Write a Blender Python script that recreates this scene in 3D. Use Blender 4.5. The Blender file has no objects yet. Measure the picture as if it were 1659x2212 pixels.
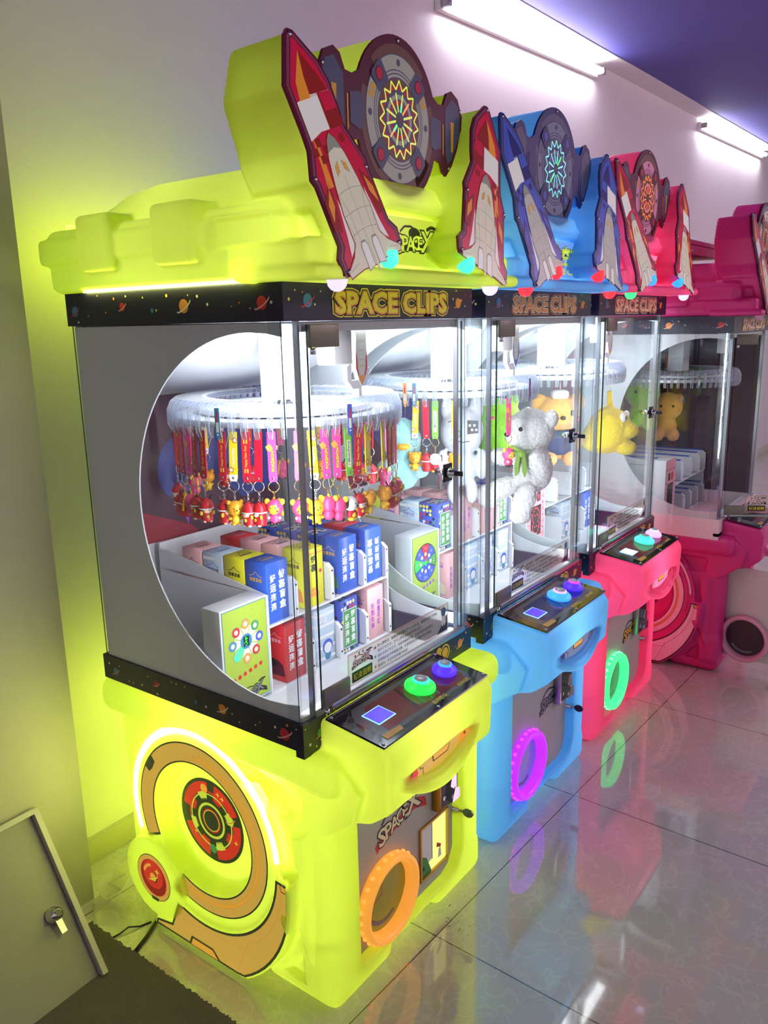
import bpy, bmesh, math, random
import numpy as np
from mathutils import Matrix, Vector

random.seed(7)
D = bpy.data
SC = bpy.context.scene
COL = SC.collection
R = math.radians
PI = math.pi

# ------------------------------------------------------------------ camera, view, light
def make_camera():
    f, yaw, pitch, roll = 1755.4, .9312614, -.2293672, .021414
    fwd = Vector((math.sin(yaw) * math.cos(pitch), math.cos(yaw) * math.cos(pitch), math.sin(pitch)))
    right = Vector((math.cos(yaw), -math.sin(yaw), 0))
    down = fwd.cross(right)
    c, s = math.cos(roll), math.sin(roll)
    r2, d2 = right * c + down * s, down * c - right * s
    cam = D.cameras.new('camera')
    cam.sensor_fit = 'HORIZONTAL'
    cam.sensor_width = 36.0
    cam.lens = f * 36.0 / 1659.0
    cam.clip_start = .05
    o = D.objects.new('camera', cam)
    m = Matrix((r2, -d2, -fwd)).transposed().to_4x4()
    m.translation = Vector((-1.12731, -1.05939, 1.55))
    o.matrix_world = m
    COL.objects.link(o)
    SC.camera = o
make_camera()
vs = SC.view_settings
vs.view_transform = 'Standard'
vs.look = 'None'
vs.exposure = .55
vs.gamma = 1.0
vs.use_curve_mapping = False
cy = SC.cycles
cy.max_bounces = 10
cy.diffuse_bounces = 3
cy.glossy_bounces = 4
cy.transmission_bounces = 6
cy.transparent_max_bounces = 40
cy.caustics_reflective = False
cy.caustics_refractive = False
cy.sample_clamp_indirect = 6.0
cy.use_denoising = True
cy.adaptive_threshold = .02

WORLD_COL, WORLD_STR = (.86, .75, .78), .38
w = D.worlds.new('room_air')
SC.world = w
w.use_nodes = True
w.node_tree.nodes['Background'].inputs[0].default_value = (*WORLD_COL, 1)
w.node_tree.nodes['Background'].inputs[1].default_value = WORLD_STR

SHELL_W = 1.15          # lamps inside the glowing plastic shells
TOP_W = 1.2
CAB_W = 4.2
STRIP_W = 2.1          # LED strips in the front corners            # LED panel in the ceiling of each lit cabinet
TUBE_E = 27.0
PRINT_E = .42
SIGN_E = .17
RING_E = 42.0

def light(name, kind, loc, power, col=(1, 1, 1), size=.1, size_y=None, rot=(0, 0, 0), parent=None, spread=None):
    l = D.lights.new(name, kind)
    l.energy = power
    l.color = col
    if kind == 'AREA':
        l.shape = 'RECTANGLE'
        l.size = size
        l.size_y = size_y or size
        if spread:
            l.spread = spread
    else:
        l.shadow_soft_size = size
    o = D.objects.new(name, l)
    o.location = loc
    o.rotation_euler = rot
    o.parent = parent
    COL.objects.link(o)
    return o
# light from the rest of the arcade, on the open side of the room
light('hall_light', 'AREA', (2.2, -3.4, 2.95), 58, (1, .88, .92), 3.0, 1.2, (R(18), 0, 0))
light('hall_light', 'AREA', (5.2, -2.6, 2.95), 84, (1, .62, .85), 3.0, 1.4, (R(15), 0, 0))

# ------------------------------------------------------------------ materials
def srgb(r, g, b):
    def f(c):
        c /= 255.0
        return c / 12.92 if c <= .04045 else ((c + .055) / 1.055) ** 2.4
    return (f(r), f(g), f(b))

MATS = {}
PAL = {}
def mat(name, c, rough=.5, metal=0.0, emit=0.0, ecol=None, spec=.5, coat=0.0, sheen=0.0, bump=0.0, bscale=60, noise=0.0, nscale=6):
    m = D.materials.new(name)
    m.use_nodes = True
    nt = m.node_tree
    b = nt.nodes['Principled BSDF']
    col = srgb(*c)
    b.inputs['Base Color'].default_value = (*col, 1)
    b.inputs['Roughness'].default_value = rough
    b.inputs['Metallic'].default_value = metal
    b.inputs['Specular IOR Level'].default_value = spec
    b.inputs['Coat Weight'].default_value = coat
    b.inputs['Coat Roughness'].default_value = .05
    b.inputs['Sheen Weight'].default_value = sheen
    if emit:
        b.inputs['Emission Color'].default_value = (*(srgb(*ecol) if ecol else col), 1)
        b.inputs['Emission Strength'].default_value = emit
    if bump:
        n = nt.nodes.new('ShaderNodeTexNoise')
        n.inputs['Scale'].default_value = bscale
        n.inputs['Detail'].default_value = 4
        bp = nt.nodes.new('ShaderNodeBump')
        bp.inputs['Strength'].default_value = bump
        bp.inputs['Distance'].default_value = .01
        tc = nt.nodes.new('ShaderNodeTexCoord')
        nt.links.new(tc.outputs['Object'], n.inputs['Vector'])
        nt.links.new(n.outputs['Fac'], bp.inputs['Height'])
        nt.links.new(bp.outputs['Normal'], b.inputs['Normal'])
    if noise:
        n = nt.nodes.new('ShaderNodeTexNoise')
        n.inputs['Scale'].default_value = nscale
        n.inputs['Detail'].default_value = 5
        tc = nt.nodes.new('ShaderNodeTexCoord')
        mx = nt.nodes.new('ShaderNodeMix')
        mx.data_type = 'RGBA'
        mx.inputs[6].default_value = (*[x * (1 - noise) for x in col], 1)
        mx.inputs[7].default_value = (*[min(1, x * (1 + noise)) for x in col], 1)
        nt.links.new(tc.outputs['Object'], n.inputs['Vector'])
        nt.links.new(n.outputs['Fac'], mx.inputs[0])
        nt.links.new(mx.outputs[2], b.inputs['Base Color'])
    MATS[name] = m
    return m

def shell_mat(name, c, tcol=None, mix=.5, rough=.38, spec=.4):
    """Moulded translucent plastic: part diffuse skin, part light let through from the lamps inside."""
    m = mat(name, c, rough, spec=spec)
    nt = m.node_tree
    b = nt.nodes['Principled BSDF']
    t = nt.nodes.new('ShaderNodeBsdfTranslucent')
    t.inputs[0].default_value = (*(srgb(*(tcol or c))), 1)
    mx = nt.nodes.new('ShaderNodeMixShader')
    mx.inputs[0].default_value = mix
    nt.links.new(b.outputs[0], mx.inputs[1])
    nt.links.new(t.outputs[0], mx.inputs[2])
    nt.links.new(mx.outputs[0], nt.nodes['Material Output'].inputs[0])
    return m

def clear_mat(name, tint, rough=.02, body=0.0, bcol=(240, 245, 255), ior=1.45):
    """Thin clear sheet: lets light straight through, mirrors a little by angle; body adds a milky share."""
    m = D.materials.new(name)
    m.use_nodes = True
    nt = m.node_tree
    nt.nodes.remove(nt.nodes['Principled BSDF'])
    tr = nt.nodes.new('ShaderNodeBsdfTransparent')
    tr.inputs[0].default_value = (*srgb(*tint), 1)
    gl = nt.nodes.new('ShaderNodeBsdfGlossy')
    gl.inputs['Roughness'].default_value = rough
    fr = nt.nodes.new('ShaderNodeFresnel')
    ge = nt.nodes.new('ShaderNodeNewGeometry')
    mr = nt.nodes.new('ShaderNodeMapRange')      # the same mirror share from either side of the sheet
    mr.inputs[3].default_value = ior
    mr.inputs[4].default_value = 1 / ior
    nt.links.new(ge.outputs['Backfacing'], mr.inputs[0])
    nt.links.new(mr.outputs[0], fr.inputs[0])
    mx = nt.nodes.new('ShaderNodeMixShader')
    nt.links.new(fr.outputs[0], mx.inputs[0])
    last = tr.outputs[0]
    if body:
        df = nt.nodes.new('ShaderNodeBsdfDiffuse')
        df.inputs[0].default_value = (*srgb(*bcol), 1)
        tl = nt.nodes.new('ShaderNodeBsdfTranslucent')
        tl.inputs[0].default_value = (*srgb(*bcol), 1)
        m1 = nt.nodes.new('ShaderNodeMixShader')
        m1.inputs[0].default_value = .5
        nt.links.new(df.outputs[0], m1.inputs[1])
        nt.links.new(tl.outputs[0], m1.inputs[2])
        m2 = nt.nodes.new('ShaderNodeMixShader')
        m2.inputs[0].default_value = body
        nt.links.new(last, m2.inputs[1])
        nt.links.new(m1.outputs[0], m2.inputs[2])
        last = m2.outputs[0]
    nt.links.new(last, mx.inputs[1])
    nt.links.new(gl.outputs[0], mx.inputs[2])
    nt.links.new(mx.outputs[0], nt.nodes['Material Output'].inputs[0])
    MATS[name] = m
    return m

shell_mat('shell_yellow', (242, 250, 112), (240, 255, 112))
shell_mat('shell_blue', (124, 200, 255), (130, 206, 255))
shell_mat('shell_pink', (255, 104, 160), (255, 108, 164))
mat('shell_magenta', (212, 42, 128), .45, bump=.12, bscale=120)
def pr(name, c):
    mat('print_' + name, c, .3, emit=PRINT_E)        # print lit from behind by the shell
    mat('sign_' + name, c, .3, emit=SIGN_E, spec=.3)
    mat('dial_' + name, tuple(v * .92 for v in c), .4, emit=.10, spec=.2)         # thick sign plate, less light comes through
for n_, c_ in dict(tan=(214, 172, 74), tandark=(196, 150, 52), amber=(236, 170, 60), black=(28, 30, 20), olive=(52, 60, 34), red=(214, 52, 40), darkred=(150, 36, 30),
                   maroon=(92, 22, 48), maroonmid=(128, 66, 92), cream=(226, 222, 196), grey=(150, 150, 140), lightgrey=(188, 188, 178), white=(240, 240, 232), crimson=(206, 30, 66), orange=(238, 150, 50),
                   navy=(40, 44, 110), bluemid=(70, 90, 190), skyblue=(120, 170, 235), steel=(120, 128, 160), yellow=(236, 236, 60), green=(70, 150, 70), lime=(206, 226, 70), slate=(84, 88, 120), mint=(120, 235, 215),
                   pinkwhite=(240, 150, 190), teal=(60, 120, 130), brown=(120, 80, 72)).items():
    pr(n_, c_)
mat('navy', (27, 25, 56), .35)
mat('ink', (18, 18, 22), .4)
mat('white', (235, 235, 238), .45)
mat('offwhite', (214, 214, 208), .5)
mat('panel_white', (226, 228, 234), .45)
mat('door_grey', (176, 172, 168), .42)
mat('hinge_grey', (128, 122, 110), .35, .3)
mat('leaf_grey', (132, 128, 118), .5)
mat('rim_grey', (176, 172, 160), .4)
mat('steel', (170, 172, 176), .28, 1.0)
mat('chrome', (215, 218, 222), .12, 1.0)
mat('brass', (190, 150, 70), .3, 1.0)
mat('darkmetal', (60, 60, 66), .3, 1.0)
mat('gold', (230, 180, 60), .35)
mat('yellow_ink', (240, 220, 60), .45)
mat('cream_ink', (236, 226, 190), .45)
mat('orange_ink', (238, 150, 70), .45)
mat('red_ink', (200, 40, 50), .45)
mat('teal_ink', (60, 130, 170), .45)
mat('green_ink', (70, 150, 80), .45)
mat('blue_ink', (60, 90, 200), .45)
mat('violet_ink', (150, 70, 190), .45)
mat('pink_ink', (236, 170, 180), .45)
mat('grey_ink', (120, 122, 132), .45)
mat('console_black', (22, 23, 30), .08, coat=.6)
mat('console_grey', (116, 118, 124), .12)
mat('console_red', (140, 54, 60), .12)
mat('console_blue', (50, 64, 130), .12)
mat('green_back', (160, 184, 64), .5)
mat('acrylic_edge', (40, 80, 72), .15)
clear_mat('glass', (252, 254, 254), .012, ior=1.38)
clear_mat('acrylic', (246, 250, 252), .05, .07)
clear_mat('clip_plastic', (248, 250, 254), .08, .09, (250, 252, 255), 1.6)
clear_mat('clip_edge', (250, 252, 255), .1, .62, (255, 255, 255), 1.5)
clear_mat('sticker_film', (250, 250, 246), .08, .42, (250, 246, 226))
mat('led_white', (250, 252, 215), .4, emit=RING_E, ecol=(252, 255, 140))
mat('led_off', (226, 150, 180), .4)
mat('tube_glow', (250, 250, 255), .4, emit=TUBE_E, ecol=(250, 246, 255))
mat('screen_violet', (60, 40, 200), .3, emit=.75, ecol=(92, 66, 255))
mat('screen_white', (240, 220, 230), .3, emit=.8, ecol=(240, 220, 235))
mat('led_cyan_line', (120, 200, 255), .3, emit=1.5)
for n_, c_, e_ in [('green', (40, 255, 70), 1.1), ('indigo', (70, 40, 255), 1.2), ('azure', (60, 150, 255), 1.0), ('magenta', (240, 60, 230), 1.0), ('mint', (50, 255, 180), 1.0), ('orchid', (225, 160, 255), 1.0),
                   ('orange', (236, 158, 62), .5), ('purple', (170, 40, 255), .9), ('spring', (60, 255, 130), 1.0), ('red', (255, 40, 50), 1.5), ('aqua', (70, 250, 190), 1.0), ('lavender', (205, 195, 255), .9), ('blue', (40, 130, 255), 1.5)]:
    mat('glow_' + n_, c_, .3, emit=e_, ecol=c_)
mat('lens_grey', (196, 200, 212), .1, coat=1)
mat('bulb_off', (220, 170, 200), .4)
mat('dot_orange', (255, 130, 60), .3, emit=1.3)
mat('dot_pink', (250, 60, 220), .3, emit=1.2)
mat('dot_green', (130, 255, 180), .3, emit=1.2)
# wall, floor ...
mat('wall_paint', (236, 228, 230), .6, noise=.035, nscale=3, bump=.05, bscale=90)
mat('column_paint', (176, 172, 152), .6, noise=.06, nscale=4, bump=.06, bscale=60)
mat('soffit_paint', (226, 222, 226), .6)
mat('ceiling_navy', (84, 80, 160), .7, noise=.05)
mat('skirting', (200, 192, 170), .4)
mat('rug', (66, 56, 60), .95, sheen=.3, bump=1.0, bscale=400, noise=.3, nscale=80)
mat('plywood', (240, 218, 196), .6, noise=.2, nscale=30)

def floor_mat():
    m = mat('floor_tile', (186, 180, 172), .07, spec=1.0, coat=.7)
    m.node_tree.nodes['Principled BSDF'].inputs['Coat Roughness'].default_value = .02
    nt = m.node_tree
    b = nt.nodes['Principled BSDF']
    N = nt.nodes.new
    L = nt.links.new
    tc = N('ShaderNodeTexCoord')
    mp = N('ShaderNodeMapping')
    mp.inputs['Rotation'].default_value = (0, 0, R(2.2))
    mp.inputs['Location'].default_value = (.415, .06, 0)
    L(tc.outputs['Object'], mp.inputs['Vector'])
    br = N('ShaderNodeTexBrick')
    br.offset = 0
    br.inputs['Scale'].default_value = 1
    br.inputs['Brick Width'].default_value = .8
    br.inputs['Row Height'].default_value = .8
    br.inputs['Mortar Size'].default_value = .0016
    br.inputs['Mortar Smooth'].default_value = .1
    L(mp.outputs[0], br.inputs['Vector'])
    n1 = N('ShaderNodeTexNoise')
    n1.inputs['Scale'].default_value = 5
    n1.inputs['Detail'].default_value = 4
    L(tc.outputs['Object'], n1.inputs['Vector'])
    vo = N('ShaderNodeTexVoronoi')
    vo.feature = 'DISTANCE_TO_EDGE'
    vo.inputs['Scale'].default_value = 16
    dm = N('ShaderNodeMix')
    dm.data_type = 'VECTOR'
    dm.inputs[0].default_value = .3
    L(tc.outputs['Object'], dm.inputs[4])
    L(n1.outputs['Color'], dm.inputs[5])
    L(dm.outputs[1], vo.inputs['Vector'])
    cr = N('ShaderNodeValToRGB')
    cr.color_ramp.elements[0].position = 0
    cr.color_ramp.elements[0].color = (*srgb(218, 212, 200), 1)
    cr.color_ramp.elements[1].position = .06
    cr.color_ramp.elements[1].color = (*srgb(205, 199, 191), 1)
    L(vo.outputs['Distance'], cr.inputs[0])
    m1 = N('ShaderNodeMix')
    m1.data_type = 'RGBA'
    m1.blend_type = 'MULTIPLY'
    m1.inputs[0].default_value = .25
    L(cr.outputs[0], m1.inputs[6])
    L(n1.outputs['Color'], m1.inputs[7])
    # scuffs: small dark specks in patches
    n2 = N('ShaderNodeTexNoise')
    n2.inputs['Scale'].default_value = 60
    n2.inputs['Detail'].default_value = 3
    mp2 = N('ShaderNodeMapping')
    mp2.inputs['Scale'].default_value = (1, 2.6, 1)
    mp2.inputs['Rotation'].default_value = (0, 0, R(50))
    L(tc.outputs['Object'], mp2.inputs['Vector'])
    L(mp2.outputs[0], n2.inputs['Vector'])
    n3 = N('ShaderNodeTexNoise')
    n3.inputs['Scale'].default_value = 3.1
    L(tc.outputs['Object'], n3.inputs['Vector'])
    ml = N('ShaderNodeMath')
    ml.operation = 'MULTIPLY'
    L(n2.outputs['Fac'], ml.inputs[0])
    L(n3.outputs['Fac'], ml.inputs[1])
    gt = N('ShaderNodeMath')
    gt.operation = 'GREATER_THAN'
    gt.inputs[1].default_value = .475
    L(ml.outputs[0], gt.inputs[0])
    m2 = N('ShaderNodeMix')
    m2.data_type = 'RGBA'
    L(gt.outputs[0], m2.inputs[0])
    L(m1.outputs[2], m2.inputs[6])
    m2.inputs[7].default_value = (*srgb(88, 84, 86), 1)
    m3 = N('ShaderNodeMix')
    m3.data_type = 'RGBA'
    L(br.outputs['Fac'], m3.inputs[0])
    L(m2.outputs[2], m3.inputs[6])
    m3.inputs[7].default_value = (*srgb(70, 60, 50), 1)
    L(m3.outputs[2], b.inputs['Base Color'])
    rg = N('ShaderNodeMapRange')
    rg.inputs[3].default_value = .02
    rg.inputs[4].default_value = .09
    L(n1.outputs['Fac'], rg.inputs[0])
    L(rg.outputs[0], b.inputs['Roughness'])
floor_mat()

# ------------------------------------------------------------------ mesh builder
def frame(o, u, v):
    u = Vector(u).normalized()
    v = Vector(v).normalized()
    m = Matrix((u, v, u.cross(v))).transposed().to_4x4()
    m.translation = Vector(o)
    return m
def LEFT(x, y=0, z=0):     # faces -X; u = -y, v = z
    return frame((x, y, z), (0, -1, 0), (0, 0, 1))
def FRONT(y, x=0, z=0):    # faces -Y; u = x, v = z
    return frame((x, y, z), (1, 0, 0), (0, 0, 1))
ID = Matrix.Identity(4)
TXT = {}
def text_geo(s, bold=0, font_res=2):
    k = (s, bold)
    if k not in TXT:
        c = D.curves.new('tmp', 'FONT')
        c.body = s
        c.size = 1
        c.resolution_u = font_res
        c.offset = bold
        o = D.objects.new('tmp', c)
        me = D.meshes.new_from_object(o)
        TXT[k] = ([v.co[:2] for v in me.vertices], [tuple(p.vertices) for p in me.polygons])
        D.objects.remove(o)
        D.curves.remove(c)
        D.meshes.remove(me)
    return TXT[k]

class MB:
    def __init__(s):
        s.v, s.f, s.mi, s.sm, s.mats = [], [], [], [], []
    def m(s, name):
        if name[0] == '@':
            name = PAL[name]
        if name not in s.mats:
            s.mats.append(name)
        return s.mats.index(name)
    def add(s, vs, fs, mat, F=ID, smooth=False):
        b = len(s.v)
        s.v += [tuple(F @ Vector(p)) for p in vs]
        i = s.m(mat)
        for f in fs:
            s.f.append([b + k for k in f])
            s.mi.append(i)
            s.sm.append(smooth)
        return s
    def bm(s, bm, mat, F=ID, smooth=False):
        bm.verts.index_update()
        s.add([v.co[:] for v in bm.verts], [[v.index for v in f.verts] for f in bm.faces], mat, F, smooth)
        bm.free()
        return s
    def box(s, lo, hi, mat, bev=0, F=ID, seg=2):
        x0, y0, z0 = lo
        x1, y1, z1 = hi
        vs = [(x0, y0, z0), (x1, y0, z0), (x1, y1, z0), (x0, y1, z0), (x0, y0, z1), (x1, y0, z1), (x1, y1, z1), (x0, y1, z1)]
        fs = [(0, 3, 2, 1), (4, 5, 6, 7), (0, 1, 5, 4), (1, 2, 6, 5), (2, 3, 7, 6), (3, 0, 4, 7)]
        if not bev:
            return s.add(vs, fs, mat, F)
        b = bmesh.new()
        bv = [b.verts.new(p) for p in vs]
        for f in fs:
            b.faces.new([bv[k] for k in f])
        bmesh.ops.bevel(b, geom=b.edges[:], offset=bev, segments=seg, profile=.5, affect='EDGES')
        return s.bm(b, mat, F, True)
    def prism(s, poly, w0, w1, mat, F=ID, side=None):
        n = len(poly)
        vs = [(p[0], p[1], w0) for p in poly] + [(p[0], p[1], w1) for p in poly]
        a = sum(poly[i][0] * poly[(i + 1) % n][1] - poly[(i + 1) % n][0] * poly[i][1] for i in range(n))
        top, bot = list(range(n, 2 * n)), list(range(n))[::-1]
        sd = [(i, (i + 1) % n, n + (i + 1) % n, n + i) for i in range(n)]
        if a < 0:
            top, bot, sd = top[::-1], bot[::-1], [q[::-1] for q in sd]
        s.add(vs, [top, bot], mat, F)
        return s.add(vs, sd, side or mat, F)
    def flat(s, poly, w, mat, F=ID):
        n = len(poly)
        a = sum(poly[i][0] * poly[(i + 1) % n][1] - poly[(i + 1) % n][0] * poly[i][1] for i in range(n))
        f = list(range(n))
        return s.add([(p[0], p[1], w) for p in poly], [f if a > 0 else f[::-1]], mat, F)
    def disc(s, c, r, w, mat, F=ID, n=40, ry=None, rot=0):
        ry = ry or r
        ca, sa = math.cos(rot), math.sin(rot)
        P = [(r * math.cos(2 * PI * i / n), ry * math.sin(2 * PI * i / n)) for i in range(n)]
        return s.flat([(c[0] + x * ca - y * sa, c[1] + x * sa + y * ca) for x, y in P], w, mat, F)
    def ring(s, c, r0, r1, w, mat, F=ID, a0=0, a1=360, n=48, h=0):
        vs, fs = [], []
        for i in range(n + 1):
            a = R(a0 + (a1 - a0) * i / n)
            for r in (r0, r1):
                vs.append((c[0] + r * math.cos(a), c[1] + r * math.sin(a), w))
        for i in range(n):
            fs.append((2 * i, 2 * i + 1, 2 * i + 3, 2 * i + 2))
        return s.add(vs, fs, mat, F)
    def line(s, p, q, t, w, mat, F=ID):
        d = Vector((q[0] - p[0], q[1] - p[1]))
        n = Vector((-d.y, d.x)).normalized() * t / 2
        return s.flat([(p[0] - n.x, p[1] - n.y), (q[0] - n.x, q[1] - n.y), (q[0] + n.x, q[1] + n.y), (p[0] + n.x, p[1] + n.y)], w, mat, F)
    def lines(s, pts, t, w, mat, F=ID):
        for p, q in zip(pts, pts[1:]):
            s.line(p, q, t, w, mat, F)
        return s
    def lathe(s, prof, mat, F=ID, n=28):
        vs, fs = [], []
        for r, z in prof:
            for i in range(n):
                a = 2 * PI * i / n
                vs.append((r * math.cos(a), r * math.sin(a), z))
        for k in range(len(prof) - 1):
            for i in range(n):
                j = (i + 1) % n
                fs.append((k * n + i, k * n + j, (k + 1) * n + j, (k + 1) * n + i))
        fs.append(tuple(range(n))[::-1])
        fs.append(tuple((len(prof) - 1) * n + i for i in range(n)))
        return s.add(vs, fs, mat, F, True)
    def ball(s, c, r, mat, F=ID, n=14, rot=None):
        r = (r, r, r) if not isinstance(r, tuple) else r
        M = F @ Matrix.Translation(c) @ (rot or ID) @ Matrix.Diagonal((*r, 1))
        m = n // 2
        vs = [(0, 0, -1)]
        for k in range(1, m):
            t = -PI / 2 + PI * k / m
            for i in range(n):
                a = 2 * PI * i / n
                vs.append((math.cos(t) * math.cos(a), math.cos(t) * math.sin(a), math.sin(t)))
        vs.append((0, 0, 1))
        fs = []
        for i in range(n):
            j = (i + 1) % n
            fs.append((0, 1 + j, 1 + i))
            for k in range(m - 2):
                fs.append((1 + k * n + i, 1 + k * n + j, 1 + (k + 1) * n + j, 1 + (k + 1) * n + i))
            fs.append((1 + (m - 2) * n + i, 1 + (m - 2) * n + j, len(vs) - 1))
        return s.add(vs, fs, mat, M, True)
    def tube(s, path, r, mat, F=ID, n=8, closed=False, caps=True):
        P = [Vector(p) for p in path]
        k = len(P)
        vs, fs = [], []
        up = None
        for i in range(k):
            if closed:
                t = P[(i + 1) % k] - P[i - 1]
            else:
                t = P[min(i + 1, k - 1)] - P[max(i - 1, 0)]
            t.normalize()
            if up is None:
                up = Vector((0, 0, 1)) if abs(t.z) < .9 else Vector((1, 0, 0))
            a = t.cross(up).normalized()
            up = a.cross(t)
            rr = r[i] if isinstance(r, (list, tuple)) else r
            for j in range(n):
                an = 2 * PI * j / n
                vs.append(P[i] + a * (rr * math.cos(an)) + up * (rr * math.sin(an)))
        for i in range(k if closed else k - 1):
            for j in range(n):
                i2, j2 = (i + 1) % k, (j + 1) % n
                fs.append((i * n + j, i * n + j2, i2 * n + j2, i2 * n + j))
        if not closed and caps:
            fs.append(tuple(range(n))[::-1])
            fs.append(tuple((k - 1) * n + j for j in range(n)))
        return s.add(vs, fs, mat, F, True)
    def torus(s, c, Rr, r, mat, F=ID, n=24, m=6):
        return s.tube([(c[0] + Rr * math.cos(2 * PI * i / n), c[1] + Rr * math.sin(2 * PI * i / n), c[2]) for i in range(n)], r, mat, F, m, True)
    def text(s, t, c, size, w, mat, F=ID, bold=0, sx=1, rot=0, fit=None, vertical=False):
        """Lettering centred on c, size = height of one line, fit = total width wanted."""
        if vertical:
            for i, ch in enumerate(t):
                s.text(ch, (c[0], c[1] - size * 1.12 * (i - (len(t) - 1) / 2)), size, w, mat, F, bold, sx)
            return s
        vs, fs = text_geo(t, bold)
        if not vs:
            return s
        x0, x1 = min(v[0] for v in vs), max(v[0] for v in vs)
        y0, y1 = min(v[1] for v in vs), max(v[1] for v in vs)
        k = size / max(y1 - y0, .3)
        kx = fit / (x1 - x0) if fit else k * sx
        ca, sa = math.cos(rot), math.sin(rot)
        P = []
        for x, y in vs:
            x, y = (x - (x0 + x1) / 2) * kx, (y - (y0 + y1) / 2) * k
            P.append((c[0] + x * ca - y * sa, c[1] + x * sa + y * ca, w))
        return s.add(P, fs, mat, F)
    def title(s, t, c, width, h, layers, F):
        """One line of lettering drawn several times over, each time fatter or thinner, all on the same spacing."""
        v0, _ = text_geo(t, 0)
        x0, x1 = min(v[0] for v in v0), max(v[0] for v in v0)
        y0, y1 = min(v[1] for v in v0), max(v[1] for v in v0)
        kx, ky = width / (x1 - x0), h / (y1 - y0)
        for bold, col, w in layers:
            vs, fs = text_geo(t, bold)
            s.add([(c[0] + (x - (x0 + x1) / 2) * kx, c[1] + (y - (y0 + y1) / 2) * ky, w) for x, y in vs], fs, col, F)
        return s
    def mesh(s, name):
        me = D.meshes.new(name)
        me.from_pydata(s.v, [], s.f)
        for n in s.mats:
            me.materials.append(MATS[n])
        me.polygons.foreach_set('material_index', s.mi)
        me.polygons.foreach_set('use_smooth', s.sm)
        me.update()
        return me
    def build(s, name, parent=None, loc=(0, 0, 0), rot=(0, 0, 0)):
        return put(name, s.mesh(name), parent, loc, rot)

def put(name, me, parent=None, loc=(0, 0, 0), rot=(0, 0, 0)):
    o = D.objects.new(name, me)
    o.location = loc
    o.rotation_euler = rot
    o.parent = parent
    COL.objects.link(o)
    return o
def tag(o, label=None, cat=None, group=None, kind=None):
    for k, v in (('label', label), ('category', cat), ('group', group), ('kind', kind)):
        if v:
            o[k] = v
    return o
def empty(name, loc, label, cat, group=None, rot=0, scale=1):
    o = D.objects.new(name, None)
    o.empty_display_size = .1
    o.location = loc
    o.rotation_euler = (0, 0, rot)
    o.scale = (scale,) * 3
    COL.objects.link(o)
    return tag(o, label, cat, group)
def arc(c, r, a0, a1, n=24):
    return [(c[0] + r * math.cos(R(a0 + (a1 - a0) * i / n)), c[1] + r * math.sin(R(a0 + (a1 - a0) * i / n))) for i in range(n + 1)]
def shrink(poly, d):
    """Inset a polygon by d."""
    n = len(poly)
    a = sum(poly[i][0] * poly[(i + 1) % n][1] - poly[(i + 1) % n][0] * poly[i][1] for i in range(n))
    sg = 1 if a > 0 else -1
    out = []
    for i in range(n):
        p, q, r = Vector(poly[i - 1]), Vector(poly[i]), Vector(poly[(i + 1) % n])
        e1, e2 = (q - p).normalized(), (r - q).normalized()
        n1, n2 = Vector((-e1.y, e1.x)) * sg, Vector((-e2.y, e2.x)) * sg
        b = n1 + n2
        k = max(b.length_squared / 2, .35)
        out.append(tuple(q + b * (d / k)))
    return out

# ------------------------------------------------------------------ moulded shells
def poly_sd(P, poly):
    """Signed distance of points P (n,2) to a polygon, negative inside."""
    poly = np.array(poly, float)
    dmin = np.full(len(P), 1e9)
    inside = np.zeros(len(P), bool)
    for i in range(len(poly)):
        a, b = poly[i], poly[(i + 1) % len(poly)]
        e = b - a
        t = np.clip(((P - a) @ e) / (e @ e), 0, 1)
        dmin = np.minimum(dmin, np.linalg.norm(P - a - t[:, None] * e, axis=1))
        c = (a[1] > P[:, 1]) != (b[1] > P[:, 1])
        with np.errstate(divide='ignore', invalid='ignore'):
            xx = (b[0] - a[0]) * (P[:, 1] - a[1]) / (b[1] - a[1]) + a[0]
        inside ^= c & (P[:, 0] < xx)
    return np.where(inside, -dmin, dmin)
def sstep(x):
    x = np.clip(x, 0, 1)
    return x * x * (3 - 2 * x)
def moulded(name, mb, voxel, displace, it1=5, it2=3):
    o = D.objects.new('tmp', mb.mesh('tmp'))
    COL.objects.link(o)
    def bake():
        dg = bpy.context.evaluated_depsgraph_get()
        dg.update()
        return D.meshes.new_from_object(o.evaluated_get(dg), depsgraph=dg)
    rm = o.modifiers.new('r', 'REMESH')
    rm.mode = 'VOXEL'
    rm.voxel_size = voxel
    sm = o.modifiers.new('s', 'SMOOTH')
    sm.factor = .5
    sm.iterations = it1
    me = bake()
    co = np.empty(len(me.vertices) * 3, np.float32)
    me.vertices.foreach_get('co', co)
    co = displace(co.reshape(-1, 3).astype(float))
    me.vertices.foreach_set('co', co.astype(np.float32).ravel())
    me.update()
    o.modifiers.clear()
    o.data = me
    sm = o.modifiers.new('s', 'SMOOTH')
    sm.factor = .5
    sm.iterations = it2
    out = bake()
    out.name = name
    out.materials.clear()
    out.materials.append(MATS['shell_yellow'])
    out.polygons.foreach_set('use_smooth', [True] * len(out.polygons))
    D.objects.remove(o)
    D.meshes.remove(me)
    return out

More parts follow.
